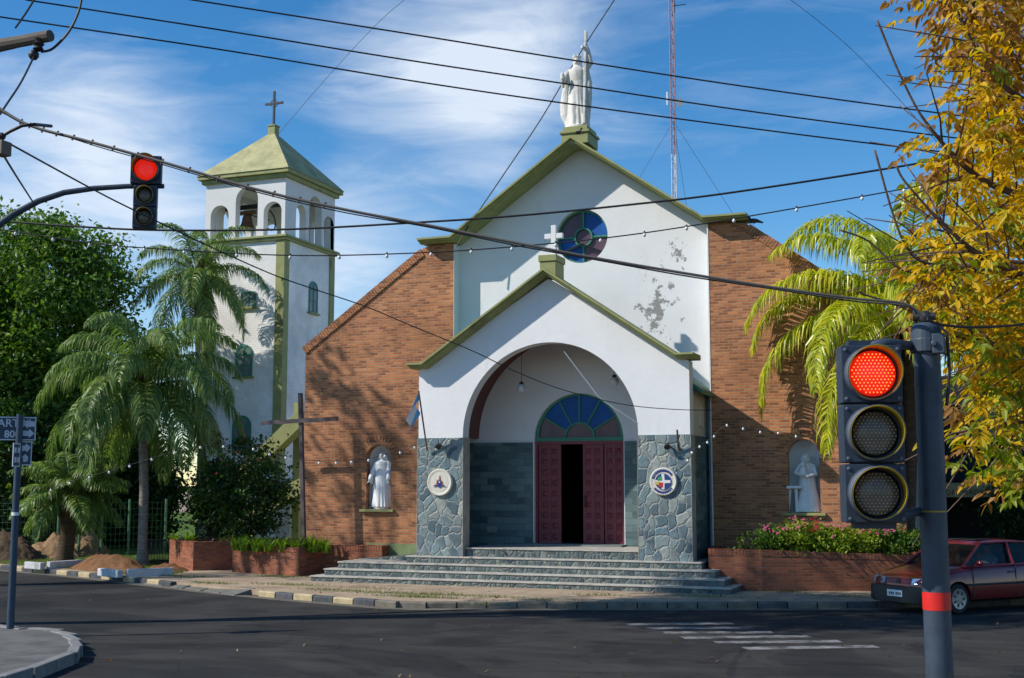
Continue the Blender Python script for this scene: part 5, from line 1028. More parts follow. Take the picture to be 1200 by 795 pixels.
tree('broadleaf_tree','green tree rising behind the shelter and the sunlit palm','tree',(2.5,45,KZ),(2.8,45,7.0),(3,3,3.2),M['leaf_mid'],nclump=110,nleaf=110,clr=.5,leaf=.18,seed=73)
# house fronts closing the right side street, behind the shelter

# fallen leaves and small litter on the road and pavement
rl=np.random.default_rng(31); pts=[]
while len(pts)<420:
    x=rl.uniform(-20,4); y=rl.uniform(13,30)
    pts.append((x,y))
pz=[]
from math import hypot
for (x,y) in pts:
    onp=False
    for a,b_ in zip(kerb[:-1],kerb[1:]):
        if min(a.x,b_.x)<=x<=max(a.x,b_.x): yk=a.y+(b_.y-a.y)*(x-a.x)/(b_.x-a.x); onp=y>yk; near_k=abs(y-yk)<.5
    if not onp and not near_k and rl.random()<.55: continue
    if y>27.4: continue
    pz.append((x,y,(KZ if onp else 0)+.012))
V,Fa=leaves(np.array(pz),.075,rl,up=3.0,aspect=.5); tag(MB().raw(V,Fa).build('fallen_leaves',M['palm_dead'],origin=(0,0,0)),kind='stuff',label='dry fallen leaves scattered along the kerb and road',cat='fallen leaves')
# ------------------------------------------------------------------ traffic signals
M['sig_body']=paint('signal_blue_grey',(.020,.032,.055),.5,.2,9,dirt=(.075,.075,.07),dirt_lo=.58,dirt_hi=.70,dscale=9)
M['sig_hood']=paint('hood_grey',(.10,.12,.16),.5,.15,6); M['sig_yel']=paint('hood_inside_yellow',(.42,.28,.015),.5,.2,6)
M['lens_off']=plain('smoky_lens',(.10,.09,.075),.25); M['dot_off']=plain('led_off',(.45,.42,.36),.3)
M['lens_red']=plain('red_lens',(.5,.02,.01),.3,emit=(1.0,.02,.008),es=.5); M['dot_red']=plain('led_red',(1,.2,.05),.3,emit=(1.0,.16,.03),es=3.0)
M['pole']=paint('pole_blue_grey',(.035,.052,.078),.5,.25,9,dirt=(.09,.085,.08),dirt_lo=.60,dirt_hi=.68,dscale=7)
def module(parent,cx,cz,w_,h,r,on,dots=True,hoodlen=.16,y0=0):
    # built round the origin, front towards -y
    b=MB().box(cx-w_/2,cx+w_/2,y0,y0+.17,cz-h/2+.002,cz+h/2-.002).lathe([(r*1.22,0),(r*1.22,.012),(r*1.04,.014),(r*1.04,0)],(cx,y0,cz),32,axis=(0,-1,0)).build('housing',M['sig_body'],parent,bevel=.008)
    for sx_ in(-1,1):
        for sz_ in(-1,1): MB().lathe([(.009,0),(.009,.006),(.004,.008)],(cx+sx_*w_*.43,y0,cz+sz_*h*.42),8,axis=(0,-1,0)).build('screw',M['sig_hood'],b)
    L=MB().lathe([(r,.012),(r*.9,.026),(r*.6,.036),(.001,.040)],(cx,y0,cz),32,axis=(0,-1,0)).build('lens',M['lens_red'] if on else M['lens_off'],b,smooth=True,angle=180)
    if dots:
        g=MB(); s=r*2/12.5
        for j in range(-6,7):
            for i in range(-7,8):
                x=(i+(.5 if j%2 else 0))*s; z=j*s*.866
                q=math.hypot(x,z)/r
                if q<.93: g.ball((cx+x,y0-(.044-.016*q*q),cz+z),s*.20,6)
        g.build('led_dots',M['dot_red'] if on else M['dot_off'],b)
    # hood: open bottom tube, grey outside and yellow inside
    for rr_,mt,nm in ((r*1.15,'sig_hood','visor'),(r*1.11,'sig_yel','visor_lining')):
        vs=[];n=36
        for k in range(n+1):
            a=R(-90)+R(360)*k/n; q=math.sin(a); ln=hoodlen*(.22+.78*max(0,(q+1)/2)**.6); vs+=[(cx+rr_*math.cos(a),y0-.005,cz+rr_*math.sin(a)),(cx+rr_*math.cos(a),y0-ln,cz+rr_*math.sin(a))]
        o=MB().add(vs,[(2*k,2*k+1,2*k+3,2*k+2) for k in range(n)]).build(nm,M[mt],b,smooth=True,angle=180)
        s_=o.modifiers.new('solid','SOLIDIFY'); s_.thickness=.003
def near_signal():
    hd=P(1024,508,d=6.0); t=thing('traffic_light','large three lamp traffic light showing red, close on the right','traffic light',tuple((0,0,0)))
    for k,on in((1,True),(0,False),(-1,False)): module(t,0,k*.290,.290,.287,.112,on,hoodlen=.15)
    MB().box(-.10,.10,.04,.14,-.46,.46).build('back_spine',M['sig_body'],t)
    t.location=hd; t.rotation_euler=(0,0,R(21.2-16.3+10)); return t,hd
nt_,hd=near_signal()
pole_b=P(1101,795,d=6.0); px0=pole_b.x; py0=pole_b.y+.02
t=thing('signal_column','round blue grey traffic light column with a red band, close on the right','pole',(px0,py0,NZ))
ptop=P(1083,372,d=6.0).z
def lean(z): f=(z-NZ)/(ptop-NZ); return Vector((px0-.035*(z-1.6)/1.8*0,py0,z))
zr0,zr1=P(1098,716,d=6).z,P(1097,695,d=6).z; zy=P(1092,600,d=6).z; zj=P(1083,447,d=6).z
MB().tube([lean(NZ-.05),lean(zj),lean(ptop-.10)],[.066,.065,.063],28).tube([lean(zj-.008),lean(zj+.008)],.068,28).build('column',M['pole'],t,smooth=True)
MB().tube([lean(zr0),lean(zr1)],.0672,28,False).build('red_band',plain('red_tape',(.62,.012,.008),.45),t,smooth=True)
MB().tube([lean(zy-.004),lean(zy+.004)],.0668,28,False).build('yellow_tape',plain('yellow_tape',(.30,.22,.02),.5),t)
zc=P(1083,400,d=6).z
MB().tube([lean(ptop-.10),lean(ptop-.09),lean(ptop-.02),lean(ptop)],[.074,.076,.074,.05],24).tube([lean(zc-.035),lean(zc+.035)],.082,24).build('collar',M['pole'],t,bevel=.006)
cap=lean(ptop); MB().ball(cap+Vector((0,-.01,.025)),.038,14).tube([cap+Vector((-.05,0,0)),cap+Vector((-.05,0,.07))],.012,8).tube([cap+Vector((-.06,-.02,.03)),cap+Vector((.05,-.02,.03))],.018,8).build('cable_clamp',M['metal_dark'],t,smooth=True)
bl=lean(zc)+Vector((.06,-.075,0)); MB().box(bl.x-.03,bl.x+.03,bl.y-.03,bl.y+.03,bl.z-.05,bl.z+.05).tube([bl+Vector((-.02,-.05,0)),bl+Vector((-.02,.02,0))],.016,8).build('clamp_bolt',M['pole'],t,bevel=.006)
a=lean(zc)+Vector((-.06,-.01,0)); h0=hd+Vector((.02,.06,.46)); g=MB(); g.tube([a,Vector((h0.x+.06,h0.y,zc)),Vector((h0.x-.01,h0.y,zc-.005)),Vector((h0.x-.045,h0.y,zc-.035)),Vector((h0.x-.05,h0.y,hd.z+.43))],.024,12); g.build('top_arm',M['pole'],t,smooth=True,angle=180)
zl=P(1060,600,d=6).z; MB().tube([Vector((px0-.06,py0,zl)),Vector((hd.x+.10,hd.y+.10,zl-.02))],.022,10).build('lower_arm',M['pole'],t)
MB().tube([cap+Vector((.05,-.03,0)),cap+Vector((.10,-.04,-.06)),cap+Vector((.105,-.04,-.25)),cap+Vector((.085,-.04,-.42))],.008,6).build('drop_cable',M['metal_dark'],t)
# hanging left signal
hd2=P(170,224,d=15.0); t=thing('traffic_light','traffic light with one large red lamp hanging from the curved arm at upper left','traffic light',(0,0,0))
zz=lambda y: P(170,y,d=15).z-hd2.z
module(t,0,zz(198),.36,.355,.135,True,dots=False,hoodlen=.2); module(t,.0,zz(229.5),.275,.265,.088,False,dots=False,hoodlen=.12); module(t,.0,zz(255.5),.275,.265,.088,False,dots=False,hoodlen=.12)
t.location=hd2; t.rotation_euler=(0,0,R(21.2+10))
t=thing('signal_arm','long curved blue grey arm reaching in from the left with the hanging light','pole',(-12.9,10.9,NZ))
ap_=[P(192,218.5,d=15.1),P(150,218.5,d=15.1),P(110,221,d=15.05),P(75,226,d=15),P(45,236,d=14.9),P(15,252,d=14.8),P(-10,270,d=14.7),P(-60,312,d=14.6)]
e_=ap_[-1]; base=Vector((e_.x-.8,e_.y-.5,NZ)); t.location=base
MB().tube(ap_+[Vector((base.x,base.y,e_.z-1.0))],[.030,.032,.034,.036,.038,.042,.045,.06,.085],12).tube([base,Vector((base.x,base.y,e_.z-.9))],[.12,.09],14).build('arm_and_post',M['pole'],t,smooth=True)
# ------------------------------------------------------------------ utility pole at upper left
ub=Vector((-12.6,8.9,NZ)); t=thing('utility_pole','concrete utility pole off the left edge whose cross arm shows at upper left','utility pole',tuple(ub))
cg=paint('weathered_concrete',(.10,.085,.07),.85,.3,4,dirt=(.03,.03,.03))
MB().tube([ub,ub+Vector((0,0,9.4))],[.17,.11],14).build('pole',cg,t)
ua=P(59,42,d=11.5); ub2=Vector((ub.x,ub.y,ua.z-.05))
MB().tube([ub2,ub2+(ua-ub2)*.4+Vector((0,0,-.0)),ua+(ub2-ua)*.08,ua],[.17,.13,.055,.055],10).build('cross_arm',cg,t)
c=P(45,53,d=11.5); MB().tube([c+Vector((0,0,.10)),c-Vector((0,0,.02))],.02,8).lathe([(.02,-.06),(.05,-.04),(.035,-.015),(.055,.01),(.03,.03),(.04,.06),(.02,.07)],c,14).ball(c+Vector((-.05,0,-.09)),.05,10).build('insulator',M['metal_dark'],t,smooth=True)
c=P(3,174,d=9); t3=thing('cable_box','small dark junction box hanging from the cable at the far left','box',tuple(c)); MB().box(c.x-.05,c.x+.04,c.y-.05,c.y+.05,c.z-.055,c.z+.05).build('box',paint('old_box',(.16,.13,.10),.7),t3,bevel=.006)
g=MB(); g.tube([P(2,160,d=9),P(12,154,d=9),P(26,147.5,d=9),P(40,146,d=9),P(60,148,d=9.4)],.013,8); g.ball(P(2,160,d=9),.03,8); g.build('bent_pipe',M['metal_dark'],t3,smooth=True)
# ------------------------------------------------------------------ cables
M['cable']=plain('black_cable',(.018,.018,.02),.6)
def spl(pts,n=10):
    out=[]
    for i in range(len(pts)-1):
        p0=pts[max(i-1,0)];p1=pts[i];p2=pts[i+1];p3=pts[min(i+2,len(pts)-1)]
        for k in range(n): t_=k/n; out.append(.5*((2*p1)+(p2-p0)*t_+(2*p0-5*p1+4*p2-p3)*t_*t_+(3*p1-p0-3*p2+p3)*t_**3))
    out.append(pts[-1]); return out
def cable(label,px,d0,d1,r,name='cable',grp=None,mat='cable'):
    n=len(px); x0,x1=px[0][0],px[-1][0]; s=[math.hypot(px[i][0]-px[0][0],px[i][1]-px[0][1]) for i in range(n)]
    pts=spl([P(x,y,d=d0+(d1-d0)*s[i]/s[-1]) for i,(x,y) in enumerate(px)]); o=MB().tube(pts,r,6).build(name,M[mat],origin=tuple(pts[0])); tag(o,label,'cable',grp); return pts
cable('highest thin power line running to the upper right over the statue',[(150,-12),(225,0),(480,40),(660,69),(860,99.7),(1065,128),(1300,158)],20,22,.0135,grp='three power lines over the church roof')
cable('middle thin power line crossing the roof statue',[(30,0),(250,34),(480,71),(660,98),(860,128),(1065,155),(1300,184)],20,22,.0135,grp='three power lines over the church roof')
cable('lowest thin power line crossing the base of the roof statue',[(-60,10),(0,20),(250,57),(480,94.5),(660,121),(860,148),(1060,173),(1300,200)],20,22,.0135,grp='three power lines over the church roof')
bu=cable('thick black cable bundle sagging across the whole church front',[(-80,70),(0,128),(40,149),(100,165),(190,190),(300,222),(400,245),(500,264),(600,284),(700,303),(800,320),(900,336),(1000,350),(1060,356),(1083,372)],10,6,[.0145-.0085*k/140 for k in range(141)])
g=MB()
for k in range(16,60,3): 
    p=bu[k]; g.tube([p+Vector((-.012,0,-.020)),p+Vector((.012,0,.020))],.008,5)
for k in range(len(bu)-40): pass
tag(g.build('cable_ties',M['cable'],origin=tuple(bu[20])),'small clips along the left end of the thick cable bundle','cable clips')
cable('thin line wound round the thick bundle',[(-80,74),(0,131),(100,167.5),(190,193),(300,225),(400,248.5),(500,266),(600,287),(700,305),(800,323),(900,338),(1000,353),(1060,358.5),(1083,374)],10.02,6.03,.0045)
cable('taut cable crossing level below the belfry and rising to the right',[(-60,252),(0,259),(95,266),(190,270),(335,269),(480,261.5),(600,253.5),(730,241),(860,225.5),(1080,191),(1300,150)],16,15,.014)
cable('thin slanting wire from the roof edge up past the statue',[(535,290),(550,264),(590,205),(635,138),(680,62),(720,0),(760,-60)],33.2,34.5,.018)
cable('thin drop wire slanting from upper left down to the porch',[(10,168),(105,220),(160,248),(250,291),(320,322),(365,338),(430,360),(480,381),(555,412),(605,436),(660,457),(730,474),(790,480),(838,481)],11,28.3,.009)
cable('pale thin wire hanging in front of the fanlight',[(661,412),(690,450),(705,468),(730,485),(748,497)],28.4,28.4,.012,mat='white')
cable('loop of wire rising from the insulator at upper left',[(97,-10),(92,14),(80,38),(62,57),(48,61)],11.6,11.5,.012); cable('thin wire dropping from the insulator to the cable bundle',[(40,66),(25,96),(8,122),(0,134)],11.5,10.2,.010)
cable('thin wire rising from the cross arm to the top of the photo',[(18,33),(30,16),(40,0),(48,-14)],11.6,11.8,.010); cable('short wire from the junction box down to the curved arm',[(4,182),(20,208),(38,236)],9.2,14.8,.010)
cable('black service line from the column top out to the right edge',[(1086,374),(1100,380),(1130,383.5),(1165,383),(1200,380),(1300,366)],6,6.6,.0075)
for (pts_,lab) in [([(500,-20),(430,40),(300,190),(205,330)],'faint guy wire in the sky left of the gable'),([(900,-20),(1000,60),(1110,180)],'faint wire in the sky at the upper right')]: cable(lab,pts_,60,60,.012)
# festoon cable with sockets and bulbs
fs_=[(-60,262),(0,269),(105,285),(190,292),(340,299.5),(480,297),(600,289.5),(730,276.5),(860,256.5),(1040,225),(1110,210),(1300,165)]
fe=cable('thin cable with small bulb sockets strung across the gable',fs_,17,16,.009,name='string_light_cable')
M['bulb']=plain('frosted_bulb',(.72,.72,.70),.25)
def bulb_at(p,label,grp,r=.032,mat='bulb'):
    pass
proto=None
def place_bulb(p,label,grp,s=1.0):
    global proto
    if proto is None:
        proto=thing('light_bulb',label,'bulb',(0,0,0),grp); MB().lathe([(.002,-.088),(.022,-.082),(.036,-.055),(.034,-.03),(.018,-.006),(.014,.0)],(0,0,0),12).build('glass',M['bulb'],proto,smooth=True,angle=180); MB().lathe([(.018,-.004),(.02,.03),(.012,.045)],(0,0,0),10).build('socket',M['cable'],proto); o=proto
    else: o=copy_tree(proto); o['label']=label; o['group']=grp
    o.location=p; o.scale=(s,s,s); return o
bl_px=[(60,577),(82,569),(105,562),(128,556),(152,549),(178,541),(205,533),(235,527),(262,526),(297,529),(316,535),(335,539),(374,545),(394,545),(412,544),(432,542),(451,537),(469,533),(486,527)]
lp=[P(x,y-4,d=30+(x-60)/426*.1) for x,y in bl_px]
tag(MB().tube(spl(lp,4),.005,4).build('string_light_cable',M['cable'],origin=tuple(lp[0])),'thin string of white bulbs from the palms to the left pier','cable')
for p in lp: place_bulb(p,'white bulb on the low string between the palms and the left pier','white bulbs on the left string',.85)
br=[(793,556),(806,541),(811,532),(820,525),(829,520),(837,513),(852,500),(871,504),(891,508),(912,509),(933,513)]
lp=[P(x,y-3,d=28.3) for x,y in br]; tag(MB().tube(spl(lp,4),.005,4).build('string_light_cable',M['cable'],origin=tuple(lp[0])),'thin string of white bulbs along the right brick wing','cable')
for p in lp: place_bulb(p,'white bulb on the string by the right niche','white bulbs on the right string',.80)
for k in range(8,len(fe)-4,4): place_bulb(fe[k],'tiny bulb socket on the cable strung across the gable','bulb sockets on the gable cable',.62)
# ------------------------------------------------------------------ street signs
sp=P(12,737,z=NZ); t=thing('street_sign','dark blue post with street name and arrow plates at the left edge','street sign',tuple(sp)); ds=(sp-Vector((0,0,EYE))).dot(_fw)
M['navy_post']=paint('navy_post',(.025,.05,.085),.5,.2,5)
zt=P(17,484,d=ds).z; MB().tube([sp,Vector((sp.x,sp.y,zt))],[.062,.055],14).build('post',M['navy_post'],t,smooth=True); zb_=P(14,603,d=ds).z; MB().tube([Vector((sp.x,sp.y,zb_-.025)),Vector((sp.x,sp.y,zb_+.03))],.063,14).build('band',M['white'],t)
M['sign_blue']=plain('sign_blue',(.02,.045,.09),.45); M['sign_w']=plain('sign_white',(.55,.60,.68),.5)
fwd=(sp-Vector((0,0,0))); fwd.z=0; fwd.normalize(); rgt=Vector((fwd.y,-fwd.x,0)) 
def plate(name,x0,x1,y0,y1,yawd,off,blank=False):
    # plate spans px x0..x1, y0..y1 at post distance, rotated about the post
    c=Vector((sp.x,sp.y,0)); m_=ds/F; r_=Matrix.Rotation(R(yawd),3,'Z')@rgt; nrm=Vector((r_.y,-r_.x,0)); 
    cen=(x0+x1)/2-15.5; w_=(x1-x0)*m_; zc_=P(15,(y0+y1)/2,d=ds).z; h=(y1-y0)*m_; pc_=c+r_*cen*m_+nrm*off+Vector((0,0,zc_)); Mx=Matrix((r_,-nrm,Vector((0,0,1)))).transposed()
    o=MB().obox(pc_,(w_,.012,h),Mx).build(name,M['sign_w'],t); MB().obox(pc_+nrm*.007,(w_-.04,.006,h-.04),Mx).build('panel',M['sign_blue'],o)
    TM=Matrix.Translation(pc_+nrm*.012)@(Mx.to_4x4()@Matrix.Rotation(PI/2,4,'X')); return o,TM,w_,h
o,TM,w_,h=plate('name_plate',-34,14,487,515,-4,-.09)
MB().txt('SAN MARTIN',.185,TM@Matrix.Translation((0,.085,0)),.002,bold=.002).build('street_name',M['sign_w'],o); MB().txt('800',.17,TM@Matrix.Translation((w_*.36,-.10,0)),.002,bold=.003).build('block_number',M['sign_w'],o)
def arrow(g,TM,cx,cz,L,w_,ang):
    c_,s_=math.cos(ang),math.sin(ang); pl=[(-L/2,-w_*.28),(L*.05,-w_*.28),(L*.05,-w_/2),(L/2,0),(L*.05,w_/2),(L*.05,w_*.28),(-L/2,w_*.28)]
    q=[(cx+x*c_-y*s_,cz+x*s_+y*c_) for x,y in pl]; n=len(q); g.add([TM@Vector((x,y,0)) for x,y in q]+[TM@Vector((x,y,.004)) for x,y in q],[tuple(range(n,2*n))]+[(i,(i+1)%n,(i+1)%n+n,i+n) for i in range(n)])
o,TM,w_,h=plate('arrow_plate',17,33.5,487,515,-4,-.09); g=MB(); arrow(g,TM,0.0,.08,.19,.16,PI); arrow(g,TM,0.0,-.08,.19,.16,0); g.build('arrows',M['sign_w'],o)
o,TM,w_,h=plate('arrow_plate',17,32.5,516,545,14,-.09); g=MB(); arrow(g,TM,0.0,.09,.18,.16,R(8)); g.lathe([(.05,0),(.05,.004)],tuple(TM@Vector((0,-.10,0))),12,axis=tuple(-fwd)); arrow(g,TM,0,-.08,.13,.12,R(90)); g.build('arrows',M['sign_w'],o)
o,TM,w_,h=plate('name_plate',2,14,519,547,50,.05); g=MB()
for (x,z) in [(-.04,.08),(.04,.08),(-.03,-.08),(.04,-.08)]: g.obox(TM@Vector((x,z,0)),(.05,.004,.09),TM.to_3x3()@Matrix.Rotation(-PI/2,3,'X'))
g.build('lettering',M['sign_w'],o)
# ------------------------------------------------------------------ red car
def carpaint():
    m,nt,b=newmat('red_car_paint'); n=noise(nt,2,4,.6,'Object'); lk(nt,ramp(nt,n,[(.3,(.14,.005,.009)),(.7,(.17,.007,.012))]),b.inputs['Base Color']); b.inputs['Roughness'].default_value=.28; b.inputs['Coat Weight'].default_value=.6; b.inputs['Coat Roughness'].default_value=.08; b.inputs['Metallic'].default_value=.15; return m
M['car']=carpaint(); M['blackp']=plain('black_plastic',(.025,.025,.028),.5); M['tyre']=plain('tyre_rubber',(.018,.018,.018),.85); M['alloy']=plain('wheel_cover',(.30,.31,.33),.35,.5)
M['chrome']=plain('headlight_reflector',(.62,.63,.65),.15,.6)
gm_,nt2,b2_=newmat('car_glass'); b2_.inputs['Base Color'].default_value=(.015,.02,.02,1); b2_.inputs['Roughness'].default_value=.04; tp_=nd(nt2,'ShaderNodeBsdfTransparent'); tp_.inputs[0].default_value=(.55,.62,.60,1); ms_=nd(nt2,'ShaderNodeMixShader'); ms_.inputs[0].default_value=.55; lk(nt2,b2_.outputs[0],ms_.inputs[1]); lk(nt2,tp_.outputs[0],ms_.inputs[2]); lk(nt2,ms_.outputs[0],nt2.nodes['Material Output'].inputs[0]); M['glass']=gm_
car=thing('parked_car','dark red hatchback with its nose showing beyond the traffic light column','car',(0,0,0))
def body_sections():
    # x, half width at belt, z bottom, z belt(top), crown
    S=[(-2.02,.62,.42,.86,.01),(-1.98,.70,.30,.90,.02),(-1.80,.78,.24,.93,.02),(-1.3,.83,.22,.94,.02),(-.5,.845,.21,.93,.02),(.4,.845,.21,.91,.02),(.95,.835,.21,.895,.03),(1.2,.825,.22,.865,.045),(1.6,.79,.24,.79,.05),(1.84,.74,.26,.72,.045),(1.95,.68,.28,.675,.03),(2.0,.60,.32,.62,.02)]
    return S
def loft(S,prof):
    g=MB(); m=None; vs=[]
    for s in S:
        r=prof(*s); m=len(r); vs+=r
    n=len(S); fs=[(i*m+k,i*m+(k+1)%m,(i+1)*m+(k+1)%m,(i+1)*m+k) for i in range(n-1) for k in range(m)]; fs+=[tuple(range(m-1,-1,-1)),tuple((n-1)*m+k for k in range(m))]
    return g.add(vs,fs)
def prof(x,w_,zb,zt,cr):
    zm=zb+(zt-zb)*.52
    half=[(0,zb),(w_*.80,zb),(w_*.97,zb+.06),(w_*1.005,zb+.18),(w_*1.01,zm),(w_*1.0,zm+.06),(w_*.985,zt-.08),(w_*.955,zt-.03),(w_*.86,zt+.004),(w_*.5,zt+cr*.8),(0,zt+cr)]
    return [(x,y,z) for y,z in half]+[(x,-y,z) for y,z in half[-2:0:-1]]
b=loft(body_sections(),prof).build('body',[M['car'],M['blackp']],car,smooth=True,angle=50)
# wheel arches cut through
for wx in (1.22,-1.36):
    for s in(-1,1):
        cut=MB().tube([(wx,s*.55,.30),(wx,s*1.1,.30)],.335,36); me=bpy.data.meshes.new('cut'); me.from_pydata(cut.v,[],cut.f); co_=bpy.data.objects.new('cut',me); COL.objects.link(co_)
        md=b.modifiers.new('w','BOOLEAN'); md.operation='DIFFERENCE'; md.object=co_; md.solver='EXACT'; bpy.context.view_layer.update(); dg=bpy.context.evaluated_depsgraph_get(); nm=bpy.data.meshes.new_from_object(b.evaluated_get(dg)); b.modifiers.clear(); b.data=nm; bpy.data.objects.remove(co_)
b.data.materials.clear(); b.data.materials.append(M['car']); b.data.materials.append(M['blackp'])
for p in b.data.polygons: p.material_index=1 if (p.center.z<.30 or (abs(p.center.y)<.72 and abs(p.center.x)<1.8 and p.center.z<.70 and abs(p.normal.y)>.9)) else 0
# greenhouse: glass volume, roof skin, pillars
def gp(x,wb,zb,wt_,zt): return [(x,wb,zb),(x,wt_,zt),(x,-wt_,zt),(x,-wb,zb)]
BL=[(.98,.72,.885),(.30,.60,1.345)]     # windscreen foot/top (x, half width, z)
RL=[(-1.72,.70,.93),(-1.22,.58,1.34)]
ws0,ws1=BL; rs0,rs1=RL; bz=.90
corn=[(ws0[0],.74,ws0[2]),(ws1[0],.585,ws1[2]),(rs1[0],.57,rs1[2]),(rs0[0],.72,rs0[2])]
vs=[(x,y,z) for x,y,z in corn]+[(x,-y,z) for x,y,z in corn]
MB().add(vs,[(0,4,5,1),(3,2,6,7),(0,1,2,3),(4,7,6,5)]).build('windows',M['glass'],car)
# roof
rs=[(.34,.56,1.335),(.15,.60,1.365),(-.4,.61,1.385),(-.9,.60,1.375),(-1.28,.57,1.335)]
g=MB(); vs=[]
for x,w_,z in rs: vs+=[(x,w_,z-.035),(x,w_*.93,z-.002),(x,w_*.5,z+.018),(x,0,z+.024),(x,-w_*.5,z+.018),(x,-w_*.93,z-.002),(x,-w_,z-.035),(x,0,z-.03)]
fs=[(i*8+k,i*8+(k+1)%8,(i+1)*8+(k+1)%8,(i+1)*8+k) for i in range(4) for k in range(8)]+[tuple(range(7,-1,-1)),tuple(32+k for k in range(8))]
g.add(vs,fs).build('roof',M['car'],car,smooth=True,angle=50)
MB().box(-.35,.12,-.36,.36,1.398,1.412).build('sunroof',M['pane_dark'],car,bevel=.008)
g=MB()
for s in(-1,1):
    g.tube([(1.02,s*.75,.885),(.66,s*.672,1.13),(.32,s*.59,1.345)],[.034,.030,.028],8); g.tube([(-.42,s*.80,.90),(-.44,s*.605,1.35)],.030,8); g.tube([(-1.78,s*.74,.92),(-1.25,s*.58,1.34)],[.07,.045],8); g.tube([(.32,s*.59,1.35),(-.4,s*.605,1.365),(-1.25,s*.58,1.34)],.024,8); g.tube([(1.0,s*.765,.90),(-.4,s*.80,.915),(-1.78,s*.76,.93)],.028,8)
g.build('pillars',M['car'],car,smooth=True)
g=MB()
for s in(-1,1): g.tube([(1.02,s*.845,.56),(.3,s*.862,.56),(-1.0,s*.862,.56)],.024,6)
g.build('side_strip',M['blackp'],car)
for s in(-1,1):
    for x in(.82,-.42): MB().box(x-.004,x+.004,s*.846-.006,s*.846+.006,.30,.90).build('door_seam',M['blackp'],car)
for s in(-1,1): MB().obox((-.28,s*.850,.78),(.16,.03,.03)).build('door_handle',M['blackp'],car,bevel=.006)
# front end
g=loft([(1.86,.83,.20,.53,0),(1.98,.79,.19,.53,0),(2.05,.70,.20,.525,0),(2.09,.52,.215,.515,0)],lambda x,w_,zb,zt,cr:[(x,0,zb),(x,w_*.9,zb),(x,w_,zb+.06),(x,w_,zt-.03),(x,w_*.97,zt),(x,0,zt),(x,-w_*.97,zt),(x,-w_,zt-.03),(x,-w_,zb+.06),(x,-w_*.9,zb)])
g.build('front_bumper',M['blackp'],car,smooth=True,angle=40)
loft([(-2.06,.72,.26,.56,0),(-1.95,.82,.22,.57,0)],lambda x,w_,zb,zt,cr:[(x,0,zb),(x,w_,zb),(x,w_,zt),(x,0,zt),(x,-w_,zt),(x,-w_,zb)]).build('rear_bumper',M['blackp'],car,smooth=True)
g=MB(); g.obox((2.06,0,.30),(.05,1.1,.02)); g.build('bumper_trim',M['alloy'],car)
for s in(-1,1):
    hb=MB(); hb.add([(1.97,s*.36,.565),(1.80,s*.74,.575),(1.76,s*.73,.695),(1.93,s*.36,.685),(2.045,s*.36,.56),(1.93,s*.77,.565),(1.87,s*.765,.70),(2.0,s*.36,.69)],[(0,1,2,3),(4,5,6,7),(0,1,5,4),(1,2,6,5),(2,3,7,6),(3,0,4,7)])
    hb.build('headlight',M['chrome'],car,bevel=.006)
    MB().add([(1.865,s*.735,.575),(1.73,s*.80,.585),(1.70,s*.785,.69),(1.82,s*.72,.69)],[(0,1,2,3)]).build('indicator',plain('amber',(.5,.22,.05),.3),car)
g=MB()
for z in(.585,.62,.655): g.obox((1.995-(z-.585)*.3,0,z),(.03,.66,.014))
g.build('grille_bars',M['car'],car); MB().obox((1.975,0,.62),(.02,.68,.10)).build('grille_back',M['blackp'],car)
em=MB(); em.add([(2.02,y,.62+z) for y,z in [(-.04,-.045),(.04,-.045),(.05,.03),(0,.05),(-.05,.03)]]+[(2.0,y,.62+z) for y,z in [(-.04,-.045),(.04,-.045),(.05,.03),(0,.05),(-.05,.03)]],[(0,1,2,3,4)]+[(i,i+5,(i+1)%5+5,(i+1)%5) for i in range(5)]); em.build('emblem',M['blackp'],car)
pl_=MB().obox((2.10,-.02,.385),(.012,.40,.13)).build('number_plate',M['white'],car,bevel=.003)
g=MB()
for y in(-.13,-.08,-.03,.05,.10,.15): g.obox((2.108,y-.02,.38),(.004,.032,.055))
g.build('plate_marks',M['blackp'],pl_)
# wheels
for wx in (1.22,-1.36):
    for s in(-1,1):
        wy=s*.73; q=MB().lathe([(.20,-.085),(.275,-.085),(.292,-.06),(.296,0),(.292,.06),(.275,.085),(.20,.085)],(wx,wy,.294),36,axis=(0,1,0)).build('wheel',M['tyre'],car,smooth=True,angle=50)
        g=MB().lathe([(.001,.098),(.06,.098),(.065,.092),(.17,.090),(.185,.096),(.20,.096),(.20,.05)],(wx,wy,.294),36,axis=(0,s,0)); g.build('rim',M['alloy'],q,smooth=True,angle=40)
        g=MB()
        for k in range(7):
            a=2*PI*(k+.5)/7; g.obox((wx+math.cos(a)*.125,wy+s*.092,.294+math.sin(a)*.125),(.07,.012,.035),Matrix.Rotation(-a,3,'Y'))
        g.build('rim_slots',M['blackp'],q)
for s in(-1,1): MB().ball((.72,s*.93,.98),.07,12,(.7,1.2,.8)).box(.68,.74,s*.84-.04,s*.84+.04,.93,.96).build('door_mirror',M['car'],car,smooth=True)
